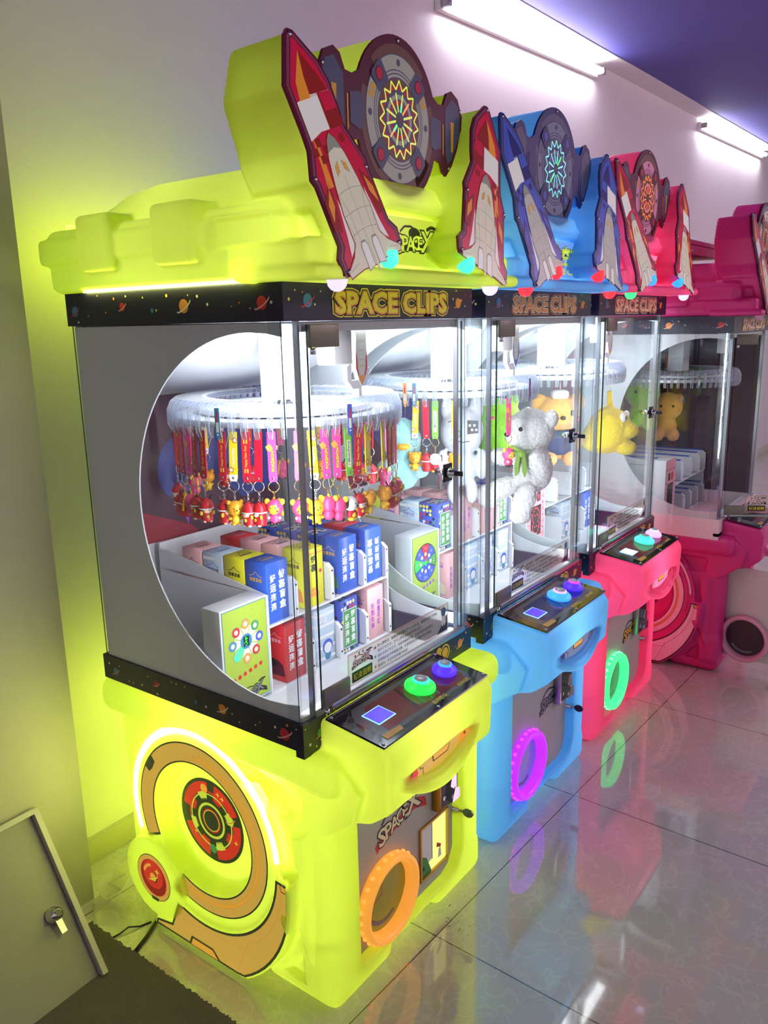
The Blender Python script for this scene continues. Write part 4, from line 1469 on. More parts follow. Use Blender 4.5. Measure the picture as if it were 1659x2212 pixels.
    for tier in (0, 1):
        zb = .852 if tier else .682
        for i in range(4):
            xd = .252 + .137 * i if i < 3 else .626
            if not tier:
                xd = .306 + .112 * i if i < 3 else .637
            m = MB()
            blue = cfg.get('strip')
            m.prism([(.243, zb + .002), (.62, zb + .002), (.62, zb + .085), (.60, zb + .098), (.258, zb + .098), (.243, zb + .085)], xd, xd + .012, pm, frame((0, 0, 0), (0, 1, 0), (0, 0, 1)))
            if blue:
                m.box((xd, .26, zb + .098), (xd + .012, .60, zb + .104), 'blue_ink')
            for z in (zb + .018, zb + .080):
                m.lathe([(.003, 0), (.0025, .001)], 'darkmetal', FRONT(.243, xd + .006, z), 10)
            tag(m.build('divider', rack), None)
    m = MB()
    bx = cfg.get('box', (.017, .165, .252, .685, .932))
    m.box((bx[0], bx[2], bx[3]), (bx[1], bx[2] + .06, bx[4]), 'panel_white', .002)
    m.box((bx[0] + .01, bx[2] + .02, .674), (bx[1] - .01, bx[2] + .055, bx[3] + .004), 'panel_white')
    gb = m.build('bonus_wheel_box', root)
    m = MB()
    Fw = FRONT(bx[2], (bx[0] + bx[1]) / 2, (bx[3] + bx[4]) / 2)
    {'petals': petals_box, 'wheel': wheel_box}.get(cfg['game'], lambda m_, F_, w_, h_: dots_box(m_, F_, w_, h_, cfg['game'] == 'dots'))(m, Fw, bx[1] - bx[0], bx[4] - bx[3])
    m.build('bonus_display', gb)
    # floor trim in the cabinet: a low white tray front
    # --- topper signs
    for s_ in (0, 1):
        rocket_sign(s_, cfg['rocket'], top)
    dial_sign(cfg['dial'], top, cfg['spokes'])
    m = MB()
    F = FRONT(-.0205)
    nl = cfg['name']
    if nl == 'logo':
        m.prism([(.16, 1.680), (.172, 1.668), (.528, 1.668), (.545, 1.68), (.545, 1.745), (.53, 1.765), (.17, 1.765), (.155, 1.745)], -.002, .0, 'print_lime', F)
        space_logo(m, (.405, 1.712), .047, .0004, F, 'print_lime', 'print_black', 'print_black')
        m.disc((.40, 1.735), .022, .0002, 'print_black', F, 20, .012)
        Q = F @ Matrix.Translation((.525, 1.728, .001)) @ Matrix.Rotation(R(-22), 4, 'Z') @ Matrix.Scale(.8, 4)
        m.disc((0, .005), .014, .0012, 'print_black', Q, 20, .034)
        m.disc((0, .005), .012, .0015, 'print_yellow', Q, 20, .032)
        m.flat([(-.002, -.02), (.009, -.02), (.009, .03), (.002, .036)], .0018, 'print_green', Q)
        m.disc((0, .008), .006, .0021, 'print_lime', Q, 14)
        m.flat([(-.008, -.03), (.008, -.03), (0, -.048)], .0018, 'print_red', Q)
        m.disc((.22, 1.745), .013, .0004, 'print_green', F, 16)
    else:
        bg, ink = nl
        m.prism([(.16, 1.680), (.172, 1.668), (.528, 1.668), (.545, 1.68), (.545, 1.745), (.53, 1.765), (.17, 1.765), (.155, 1.745)], -.002, .0, bg, F)
        m.text('太空夹', (.435, 1.725), .062, .0004, 'print_black', F, .07)
        m.text('太空夹', (.435, 1.725), .058, .0008, ink, F, .03)
        m.text('SPACE CLIPS', (.435, 1.682), .016, .0008, ink, F, .03, fit=.21)
    m.build('name_plate', top)
    m = MB()
    for x in (.165, .535):
        m.lathe([(.004, 0), (.003, .002)], 'darkmetal', F @ Matrix.Translation((x, 1.674, 0)), 10)
        m.lathe([(.004, 0), (.003, .002)], 'darkmetal', F @ Matrix.Translation((x, 1.755, 0)), 10)
    m.build('plate_screws', top)
    for (x, y, z), g in zip(((.190, -.080, 1.660), (.480, -.080, 1.660), (.055, -.085, 1.6285), (.620, -.085, 1.6285)), cfg['bulbs']):
        m = MB()
        up = z > 1.64
        Q = Matrix.Translation((x, y, z)) @ (Matrix.Rotation(R(180), 4, 'X') if not up else Matrix.Translation((0, -.022, .012)) @ Matrix.Rotation(R(150), 4, 'X'))
        m.lathe([(.021, -.002), (.021, .002), (.0185, .004), (.0175, .012), (.012, .019), (.005, .0225)], g, Q, 24)
        m.build('dome_bulb', top)
    return root

# ------------------------------------------------------------------ the room
def struct(o):
    return tag(o, kind='structure')
m = MB()
m.box((-3.5, -5.5, -.06), (12, .95, 0), 'floor_tile')
struct(m.build('floor'))
def top_z(x):
    return 2.842 + .0259 * x
m = MB()
m.box((-3.5, .93, 0), (12, 1.05, 3.3), 'wall_paint')
struct(m.build('wall_back'))
m = MB()
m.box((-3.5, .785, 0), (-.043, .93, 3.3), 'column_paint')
struct(m.build('wall_left'))
m = MB()
m.box((-.043, .918, 0), (12, .93, .075), 'skirting', .002)
m.box((-.043, .922, .075), (12, .93, .082), 'skirting')
struct(m.build('baseboard_back'))
m = MB()
vs = [(-3.5, .79, top_z(-3.5)), (12, .79, top_z(12)), (12, .93, top_z(12)), (-3.5, .93, top_z(-3.5))]
m.add(vs + [(x, y, z + .25) for x, y, z in vs], [(0, 1, 2, 3)[::-1], (4, 5, 6, 7), (0, 1, 5, 4), (2, 3, 7, 6)], 'soffit_paint')
struct(m.build('trim_1'))
m = MB()
vs = [(-3.5, -5.5, top_z(-3.5) + .02), (12, -5.5, top_z(12) + .02), (12, .789, top_z(12) + .004), (-3.5, .789, top_z(-3.5) + .004)]
m.add(vs + [(x, y, z + .2) for x, y, z in vs], [(3, 2, 1, 0), (4, 5, 6, 7)], 'ceiling_navy')
struct(m.build('ceiling'))

# tubes on the wall
for k, ((x0, z0), (x1, z1), lab) in enumerate((((1.99, 2.801), (3.58, 2.880), 'long bright tube lamp on the wall above the yellow and blue machines'), ((5.60, 2.931), (7.56, 2.998), 'second tube lamp further along the wall, above the unlit pink machine'))):
    t = empty('tube_lamp', (x0, .93, z0), lab, 'lamp', 'tube lamps on the wall')
    dx, dz = x1 - x0, z1 - z0
    L_ = math.hypot(dx, dz)
    M_ = Matrix.Rotation(-math.atan2(dz, dx), 4, 'Y')
    m = MB()
    m.box((-.03, -.028, -.026), (L_ + .03, -.001, .026), 'white', .004, M_)
    m.build('lamp_base', t)
    m = MB()
    m.tube([(0, -.055, 0), (L_, -.055, 0)], .015, 'tube_glow', M_, 14)
    m.build('glass_tube', t)
    for x in (-.012, L_ + .012):
        m = MB()
        m.box((x - .012, -.070, -.018), (x + .012, -.026, .018), 'steel', .004, M_)
        m.build('end_socket', t)

# leaning cabinet door at lower left
t = empty('cabinet_door', (-.192, .512, .0125), 'pale grey cabinet door leaning on the column, with a raised rim and a round lock', 'door panel')
up = Vector((.06, .262, .345)).normalized()
F = frame((0, 0, 0), (1, .02, 0), up)
F = frame((0, 0, 0), (1, .02, 0), (Vector((.06, .262, .345)) - Vector((1, .02, 0)) * .0)).copy()
u_ = Vector((1, .02, 0)).normalized()
v_ = (up - u_ * up.dot(u_)).normalized()
F = frame((0, 0, 0), u_, v_)
hh = .437
m = MB()
m.flat([(-.62, .0), (0, 0), (.02, hh), (-.60, hh)], -.012, 'leaf_grey', F)
m.prism([(-.62, .0), (0, 0), (.02, hh), (-.60, hh)], -.018, -.0125, 'leaf_grey', F)
m.build('door_leaf', t)
for a_, b_ in ((((-.012), 0), (.008, hh)), ):
    m = MB()
    m.prism([(-.014, 0), (0, 0), (.020, hh), (.006, hh)], -.012, .006, 'rim_grey', F)
    m.build('side_rim', t)
m = MB()
m.prism([(-.60, hh - .014), (.006, hh - .014), (.020, hh), (-.60, hh)], -.012, .006, 'rim_grey', F)
m.build('top_rim', t)
m = MB()
Q = F @ Matrix.Translation((-.052, .185, -.012))
m.lathe([(.020, 0), (.020, .006), (.016, .010), (.015, .026), (.011, .028), (.010, .034)], 'chrome', Q, 24)
m.disc((0, 0), .008, .0345, 'darkmetal', Q, 16)
m.prism([(-.006, -.048), (.009, -.048), (.008, .0), (-.008, .0)], .014, .018, 'steel', Q)
m.build('lock', t)

m = MB()
n = 180
rr = random.Random(2)
edge = [(-.110 + rr.uniform(-.004, .004), .70 - .9 * i / n) for i in range(n + 1)]
m.prism([(-1.6, .70)] + [(-1.6, -.25)] + edge[::-1], .0005, .010, 'rug')
tag(m.build('rug'), 'dark fuzzy rug on the floor at the lower left', 'rug')
# cable and scrap of packing film
m = MB()
m.tube([(.005, .567, .0055), (-.06, .535, .0055), (-.106, .518, .0055)], .005, 'ink', n=8)
tag(m.build('power_cable'), 'thick black cable running from the yellow machine to the rug', 'cable')
m = MB()
m.tube([(-.012, .575, .0025), (-.04, .585, .0025), (-.065, .60, .010), (-.09, .605, .004), (-.107, .61, .0025)], .0022, 'ink', n=6)
tag(m.build('thin_wire'), 'thin dark wire curling over the floor beside the cable', 'wire')
t = empty('packing_film', (-.045, .72, 0), 'crumpled clear packing film at the foot of the column', 'packaging')
rr = random.Random(4)
for i in range(5):
    m = MB()
    a = rr.uniform(-.6, .6)
    pts = [(rr.uniform(-.05, .05), rr.uniform(-.03, .05), .005 + .022 * k + rr.uniform(0, .01)) for k in range(4)]
    q = [Vector(p) for p in pts]
    d = Vector((.05 * math.cos(a), .05 * math.sin(a), .01))
    vs = []
    for p in q:
        vs += [p, p + d]
    m.add([tuple(v) for v in vs], [(2 * k, 2 * k + 1, 2 * k + 3, 2 * k + 2) for k in range(3)], 'sticker_film')
    m.build('film_strip', t)

# ------------------------------------------------------------------ the four machines
mat('shell_yellow_light', (236, 246, 150), .4, emit=.55, ecol=(236, 246, 130))
mat('spill_yellow', (225, 255, 50), .4, emit=4)  # glow of the added bars behind the machine
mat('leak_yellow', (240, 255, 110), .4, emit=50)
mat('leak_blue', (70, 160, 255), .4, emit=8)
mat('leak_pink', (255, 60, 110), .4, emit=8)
mat('spill_blue', (70, 160, 255), .4, emit=2)
mat('spill_pink', (255, 60, 110), .4, emit=2)
mat('hole_yellow', (170, 170, 60), .3)
mat('hole_blue', (150, 160, 220), .3)
mat('hole_grey', (120, 110, 120), .3)
mat('hole_dark', (60, 34, 54), .35)
mat('band_pale', (232, 214, 220), .45)
mat('back_plum', (74, 34, 62), .5)
mat('back_blue', (60, 66, 140), .5)
mat('back_red', (150, 30, 62), .5)
mat('ring_off', (226, 166, 190), .4)
RED_R = ('sign_maroon', 'sign_maroonmid', 'sign_crimson', 'sign_darkred', 'sign_white', 'sign_cream', 'sign_grey', 'sign_amber', 'sign_orange')
BLU_R = ('sign_navy', 'sign_slate', 'sign_bluemid', 'sign_navy', 'sign_white', 'sign_lightgrey', 'sign_grey', 'sign_amber', 'sign_bluemid')
TAN = ('print_tan', 'print_tandark', 'print_olive', 'print_amber', 'print_red', 'print_red', 'print_lime', 'led_white')
PINKS = ('print_pinkwhite', 'print_maroonmid', 'print_maroon', 'print_orange', 'print_red', 'print_maroon', 'print_white', 'led_white')
YEL = dict(on=1, spokes='print_lime', strip_glow='spill_yellow', shell='shell_yellow', label='glowing yellow clip machine nearest the camera, keychains hanging inside', side=TAN, doormat='door_grey', coinmat='brass',
           logo=(.335, .345, .052, .14), logocol=('cream_ink', 'ink', 'red_ink'), ringglow='glow_orange', ringdot='dot_orange', ringlabel='orange glowing ring round the prize hole', hole='hole_yellow', window=1, key='acrylic_edge',
           screen='screen_violet', btn=(('glow_green', 'glow_mint'), ('glow_indigo', 'glow_azure')), mouth=('print_tan', 'print_red', 'print_orange', 'print_amber'), lowband='navy', texts=('yellow_ink', 'orange_ink'),
           back=('back_plum', 'back_blue', 'back_red'), sticker=('red_ink', 'ink'), clips=60, tagged={32: ('teal_ink', 'offwhite'), 42: ('blue_ink', 'offwhite')}, pointer=('crimson_ink', 'orange_ink'),
           game='petals', rocket=RED_R, dial=('dial_maroon', 'dial_brown', 'dial_lightgrey', 'dial_slate', 'dial_crimson', 'glow_orange', 'glow_spring', 'dial_amber'), name='logo',
           bulbs=('glow_aqua', 'glow_aqua', 'glow_lavender', 'glow_lavender'))
mat('crimson_ink', (200, 40, 60), .4)
BLU = dict(YEL, spokes='print_mint', strip_glow='spill_blue', shell='shell_blue', label='glowing blue clip machine in the middle, white teddy bear hanging inside', logo=(.47, .315, .048, .10), logocol=('grey_ink', 'navy', 'navy'), ringglow='glow_purple', ringdot='dot_pink',
           ringlabel='violet glowing ring round the prize hole', hole='hole_blue', window=0, key='navy', btn=(('glow_azure', 'glow_orchid'), ('glow_indigo', 'glow_magenta')), coinmat='steel',
           mouth=('print_steel', 'print_navy', 'print_slate', 'print_amber'), texts=('orange_ink', 'cream_ink'), sticker=('blue_ink', 'ink'), tagged={31: ('orange_ink', 'offwhite'), 32: ('teal_ink', 'offwhite'), 45: ('blue_ink', 'red_ink'), 5: ('teal_ink', 'white')},
           pointer=('blue_ink', 'blue_ink'), game='wheel', rocket=BLU_R, dial=('dial_navy', 'dial_slate', 'dial_steel', 'dial_navy', 'dial_bluemid', 'glow_green', 'glow_mint', 'dial_slate'), name=('print_skyblue', 'print_lime'),
           bulbs=('glow_red', 'glow_red', 'glow_red', 'glow_red'))
PNK = dict(YEL, spokes='print_orange', strip_glow='spill_pink', shell='shell_pink', label='glowing pink clip machine third in the row, yellow plush hanging inside', logo=(.47, .315, .048, .10), logocol=('gold', 'ink', 'ink'), ringglow='glow_spring', ringdot='dot_green',
           ringlabel='green glowing ring round the prize hole', hole='hole_grey', window=0, key=None, screen='screen_white', btn=(('glow_aqua', 'glow_mint'), ('glow_orchid', 'glow_lavender')), coinmat='steel',
           mouth=('print_pinkwhite', 'print_crimson', 'print_crimson', 'print_amber'), texts=('cream_ink', 'orange_ink'), tagged={54: ('orange_ink', 'brass')}, game='dots', side=PINKS,
           dial=('dial_maroon', 'dial_brown', 'dial_pinkwhite', 'dial_maroon', 'dial_crimson', 'glow_orange', 'glow_red', 'dial_orange'), name=('print_pinkwhite', 'print_orange'), bulbs=('glow_blue', 'glow_blue', 'glow_spring', 'glow_lavender'),
           box=(.017, .165, .252, .685, .985))
mat('pink_print', (255, 196, 218), .5)
OFF = dict(PNK, spokes='orange_ink', on=0, shell='shell_magenta', label='unlit dark pink clip machine on the right with its white base door swung open', ringglow='ring_off', ringlabel='unlit pink ring round the prize hole', hole='hole_dark', screen='ink',
           btn=(('bulb_off', 'steel'), ('bulb_off', 'steel')), bulbs=('bulb_off',) * 4, lowband='band_pale', open=1, game='dark', strip=1, doormat='offwhite', side=('pink_print', 'maroon_ink', 'maroon_ink', 'orange_ink', 'red_ink', 'maroon_ink', 'white', 'pink_print'),
           rocket=('maroon_ink', 'maroon_ink', 'crimson_ink', 'red_ink', 'white', 'cream_ink', 'grey_ink', 'gold', 'orange_ink'), dial=('maroon_ink', 'grey_ink', 'cream_ink', 'maroon_ink', 'red_ink', 'orange_ink', 'red_ink', 'orange_ink'),
           mouth=('pink_print', 'crimson_ink', 'crimson_ink', 'gold'), tagged={36: ('teal_ink', 'white')})
mat('maroon_ink', (84, 24, 50), .4)
PITCH = .7483
machine(YEL, 0)
machine(BLU, PITCH)
machine(PNK, 2 * PITCH)
machine(OFF, 2.393, -.206, .95)
m = MB()
m.box((0, 0, 0), (.62, .30, .018), 'plywood', .003)
m.build
tag(m.build('plywood_board', None, (2.46, .02, 1.845)), 'topmost plywood board lying on the unlit pink machine', 'board', 'boards on the pink machine')
m = MB()
m.box((0, 0, 0), (.50, .16, .040), 'plywood', .003)
tag(m.build('plywood_board', None, (2.50, .02, 1.802)), 'lower pale board under the plywood board on the pink machine', 'board', 'boards on the pink machine')

# ------------------------------------------------------------------ keychains on the clips
for n_, c_ in dict(strap_red=(196, 18, 52), strap_pink=(255, 70, 150), strap_yellow=(240, 214, 30), strap_green=(120, 196, 60), toy_orange=(240, 166, 40), toy_red=(196, 28, 44), toy_pink=(240, 70, 130), toy_yellow=(246, 206, 50),
                   toy_white=(238, 238, 240), toy_black=(30, 26, 30), toy_brown=(86, 44, 40), toy_skin=(244, 200, 170)).items():
    mat(n_, c_, .38)
mat('ring_steel', (205, 205, 210), .2, 1.0)
mat('ring_gold', (222, 190, 110), .2, 1.0)
FX = frame((.0012, 0, 0), (0, 1, 0), (0, 0, 1))
FXB = frame((-.0012, 0, 0), (0, -1, 0), (0, 0, 1))
def strap(kind):
    m = MB()
    w2 = .0078 if kind != 'p' else .0082
    col = {'r': 'strap_red', 'R': 'strap_red', 'p': 'strap_pink', 'y': 'strap_yellow', 'g': 'strap_green'}[kind]
    P = [(-w2, .012), (w2, .012), (w2, -.076), (w2 * .8, -.083), (-w2 * .8, -.083), (-w2, -.076)]
    m.prism(P, -.0024, 0, col, FX)
    for F in (FX, FXB):
        if kind == 'r':
            m.text('Happy New Year', (0, -.034), .0062, .0003, 'gold', F, .02, fit=.042, rot=PI / 2)
            for z in (-.006, -.062):
                m.flat([(-.004, z - .004), (.004, z - .004), (.004, z + .004), (-.004, z + .004)], .0003, 'gold', F)
                m.flat([(-.001, z - .004), (.001, z - .004), (.001, z + .004), (-.001, z + .004)], .0005, col, F)
        elif kind == 'p':
            m.text('POKÉMON', (0, -.044), .0088, .0003, 'ink', F, .09, fit=.041, rot=PI / 2)
            m.text('POKÉMON', (0, -.044), .0074, .0005, 'yellow_ink', F, .02, fit=.039, rot=PI / 2)
            m.flat([(-.012, -.016), (-.004, -.010), (.002, -.018), (.001, -.026), (-.008, -.024)], .0003, 'orange_ink', F)
        elif kind == 'y':
            m.text('Happyday', (0, -.036), .0085, .0003, 'cream_ink', F, .04, fit=.036, rot=PI / 2)
            for z, x in ((-.004, .004), (-.061, -.004)):
                S_ = [(x + q * math.cos(R(90 + b)), z + q * math.sin(R(90 + b))) for b, q in [(j * 36, .0065 if j % 2 == 0 else .0042) for j in range(10)]]
                m.flat(S_, .0004, 'red_ink', F)
                m.flat([(x + (a - x) * .7, z + (b - z) * .7) for a, b in S_], .0006, 'cream_ink', F)
            m.flat([(-w2, -.070), (w2, -.070), (w2, -.076), (w2 * .8, -.083), (-w2 * .8, -.083), (-w2, -.076)], .0004, 'toy_white', F)
        elif kind == 'g':
            m.flat([(-.0042, -.012), (.0042, -.012), (.0042, -.066), (-.0042, -.066)], .0003, 'cream_ink', F)
            m.text('♪ MusicParty', (0, -.038), .0064, .0005, 'blue_ink', F, .02, fit=.048, rot=PI / 2)
        m.lathe([(.0028, 0), (.0024, .0010), (.001, .0013)], 'ring_steel', F @ Matrix.Translation((0, -.0765, 0)), 12)
    return m.mesh('strap')
def key_ring(gold):
    m = MB()
    m.torus((0, -.0925, -.0010), .0102, .0009, 'ring_gold' if gold else 'ring_steel', FX, 28, 6)
    return m.mesh('split_ring')
def chain(gold):
    m = MB()
    c = 'ring_gold' if gold else 'ring_steel'
    for i in range(5):
        F = FX @ Matrix.Translation((0, -.1045 - .0036 * i, -.001)) @ Matrix.Rotation(PI / 2 * (i % 2), 4, 'Y')
        m.torus((0, 0, 0), .0021, .0006, c, F, 10, 5)
    return m.mesh('chain')
def charm(kind):
    """Small moulded figure, facing +X, hung at z = -.118."""
    m = MB()
    z = -.118
    if kind == 'bear':
        o = 'toy_orange'
        m.ball((0, 0, z - .017), (.0150, .0175, .0150), o)
        for s_ in (-1, 1):
            m.ball((0, s_ * .0125, z - .0055), .0052, o, n=10)
            m.ball((.0138, s_ * .0055, z - .0155), .0014, 'toy_black', n=8)
            m.ball((.001, s_ * .0105, z - .0365), (.0035, .0055, .0035), o, n=10)
            m.ball((.002, s_ * .0055, z - .0475), (.0055, .0045, .0035), o, n=10)
        m.ball((.013, 0, z - .0205), (.0045, .0058, .0042), 'toy_yellow', n=10)
        m.ball((.0172, 0, z - .0190), .0016, 'toy_black', n=8)
        m.ball((0, 0, z - .0385), (.0088, .0098, .0098), 'toy_yellow', n=12)
    elif kind == 'elf':
        Q = Matrix.Translation((0, 0, z - .050))
        m.lathe([(.010, 0), (.0122, .004), (.0118, .014), (.0108, .022), (.0135, .026), (.0145, .033), (.0112, .040), (.005, .045), (.002, .047)], 'toy_red', Q, 22)
        m.torus((0, 0, .0265), .0138, .0014, 'toy_white', Q, 22, 6)
        m.ball((.0095, 0, .0235), (.0055, .0088, .0065), 'toy_skin', Q, 12)
        for s_ in (-1, 1):
            m.tube([(0, s_ * .006, .043), (0, s_ * .010, .050), (0, s_ * .012, .055)], [.0018, .0017, .001], 'toy_brown', Q, 7)
            m.tube([(0, s_ * .010, .050), (0, s_ * .0145, .051)], [.0014, .0008], 'toy_brown', Q, 6)
            m.ball((.0142, s_ * .0035, .0255), .0010, 'toy_black', Q, 6)
            m.ball((.006, s_ * .0115, .018), (.003, .004, .005), 'gold', Q, 8)
            m.ball((.006, s_ * .006, .001), (.005, .004, .003), 'toy_skin', Q, 8)
        m.ball((.0115, 0, .012), (.0025, .004, .004), 'gold', Q, 8)
    elif kind == 'hood':
        k = 'toy_pink'
        m.ball((0, 0, z - .018), (.0155, .0165, .0165), k)
        m.ball((.0065, 0, z - .019), (.0105, .0122, .0118), 'toy_yellow', n=12)
        m.ball((0, 0, z - .038), (.0115, .0122, .0118), k, n=12)
        for s_ in (-1, 1):
            m.ball((.0155, s_ * .0045, z - .0165), .0014, 'toy_black', n=8)
            m.ball((.0145, s_ * .0078, z - .0225), (.0016, .0022, .0022), 'strap_red', n=8)
            m.ball((0, s_ * .0145, z - .0065), (.0040, .0058, .0065), 'toy_yellow', n=10)
            m.ball((.004, s_ * .0062, z - .0485), (.0075, .005, .0038), 'toy_black', n=10)
            m.ball((.009, s_ * .0105, z - .036), (.004, .003, .003), 'toy_white', n=8)
        m.tube([(-.008, .006, z - .002), (-.012, .010, z - .018), (-.013, .012, z - .036)], .0022, 'toy_yellow', n=8)
        m.tube([(.0, -.0, z + .002), (-.004, -.004, z - .004)], .002, 'toy_yellow', n=6)
    else:
        m.ball((0, 0, z - .018), (.0152, .0165, .0150), 'toy_white')
        for s_ in (-1, 1):
            m.ball((0, s_ * .0155, z - .016), (.0045, .0032, .0095), 'toy_black', n=10)
            m.ball((.0138, s_ * .005, z - .0155), .0013, 'toy_black', n=8)
            m.ball((.003, s_ * .006, z - .048), (.0075, .005, .0038), 'toy_yellow', n=10)
        m.ball((.0145, 0, z - .021), (.003, .0035, .0025), 'toy_black', n=8)
        m.ball((0, 0, z - .038), (.0095, .0105, .0105), 'toy_red', n=12)
        m.ball((.0065, 0, z - .040), (.005, .007, .006), 'toy_yellow', n=10)
    return m.mesh('charm')
KINDS = {'r': ('elf', 0, 'red strap keychain printed in gold with a red antlered charm'), 'R': ('elf', 0, 'plain red strap keychain with a red antlered charm'), 'p': ('hood', 1, 'pink strap keychain with a pink hooded charm'),
         'y': ('bear', 0, 'yellow strap keychain with an orange bear charm'), 'g': ('puppy', 1, 'green strap keychain with a white puppy charm')}
KM = {}
for k_, (c_, g_, _) in KINDS.items():
    KM[k_] = (strap(k_), key_ring(g_), chain(g_), charm(c_))
rk = random.Random(21)
ORD = 'first second third fourth fifth sixth seventh eighth ninth tenth eleventh twelfth'.split()
def keychains(ox, items, side, mname):
    """items: (clip angle in degrees, kind), listed from the left end of the picture side of the ring."""
    count, used = {}, set()
    for deg, k in items:
        kk = k.lower() if k != 'R' else 'R'
        count[kk] = count.get(kk, 0) + 1
        sl = round(deg / 6) % 60
        while sl in used:
            sl = (sl + (1 if deg > 180 else -1)) % 60
        used.add(sl)
        a = R(6 * sl)
        lab = KINDS[k][2]
        nsame = sum(1 for _, q in items if q == k)
        pos = ('the ' if nsame == 1 else ORD[count[kk] - 1] + ' from the left ')
        lab = lab.replace(' printed in gold', '')
        lab = lab.replace('with a ', 'with ').replace('with an ', 'with ') + (', ' + ORD[count[kk] - 1] + ' such from left, ' if nsame > 1 else ', ') + side + ' ' + mname
        t = empty('strap_keychain', (ox + CC[0] + .273 * math.cos(a), CC[1] + .273 * math.sin(a), 1.314), lab, 'keychain', 'strap keychains on the clip rings', a + R(rk.uniform(-9, 9)), 1.14)
        st, kr, ch, cm = KM[k]
        tilt = R(rk.uniform(-3, 3))
        put('strap', st, t, (0, 0, 0), (tilt, 0, 0))
        dy = math.sin(tilt) * .09
        put('split_ring', kr, t, (0, dy, 0), (0, 0, R(rk.uniform(-25, 25))))
        put('chain', ch, t, (0, dy, 0), (0, 0, R(rk.uniform(-40, 40))))
        put('charm', cm, t, (0, dy, rk.uniform(-.003, .003)), (0, 0, R(rk.choice([0, 0, 20, -25, 150, 190, 60]) + rk.uniform(-12, 12))))
keychains(0, [(135, 'r'), (155, 'r'), (160, 'r'), (165, 'p'), (175, 'r'), (180, 'r'), (190, 'r'), (195, 'y'), (200, 'r'), (210, 'R'), (215, 'p'), (225, 'p'), (230, 'y'), (240, 'p'), (245, 'p'), (250, 'g'), (260, 'r'), (265, 'y'), (275, 'y'), (280, 'r'), (285, 'r'), (290, 'p')], 'near side of', 'yellow ring')
keychains(0, [(105, 'p'), (95, 'y'), (85, 'r'), (65, 'r'), (50, 'p'), (35, 'y'), (25, 'y'), (10, 'r'), (0, 'r'), (350, 'r'), (345, 'p'), (335, 'p')], 'far side of', 'yellow ring')
keychains(PITCH, [(195, 'y'), (200, 'R'), (207, 'g'), (215, 'y'), (250, 'p')], 'hanging in', 'blue machine')

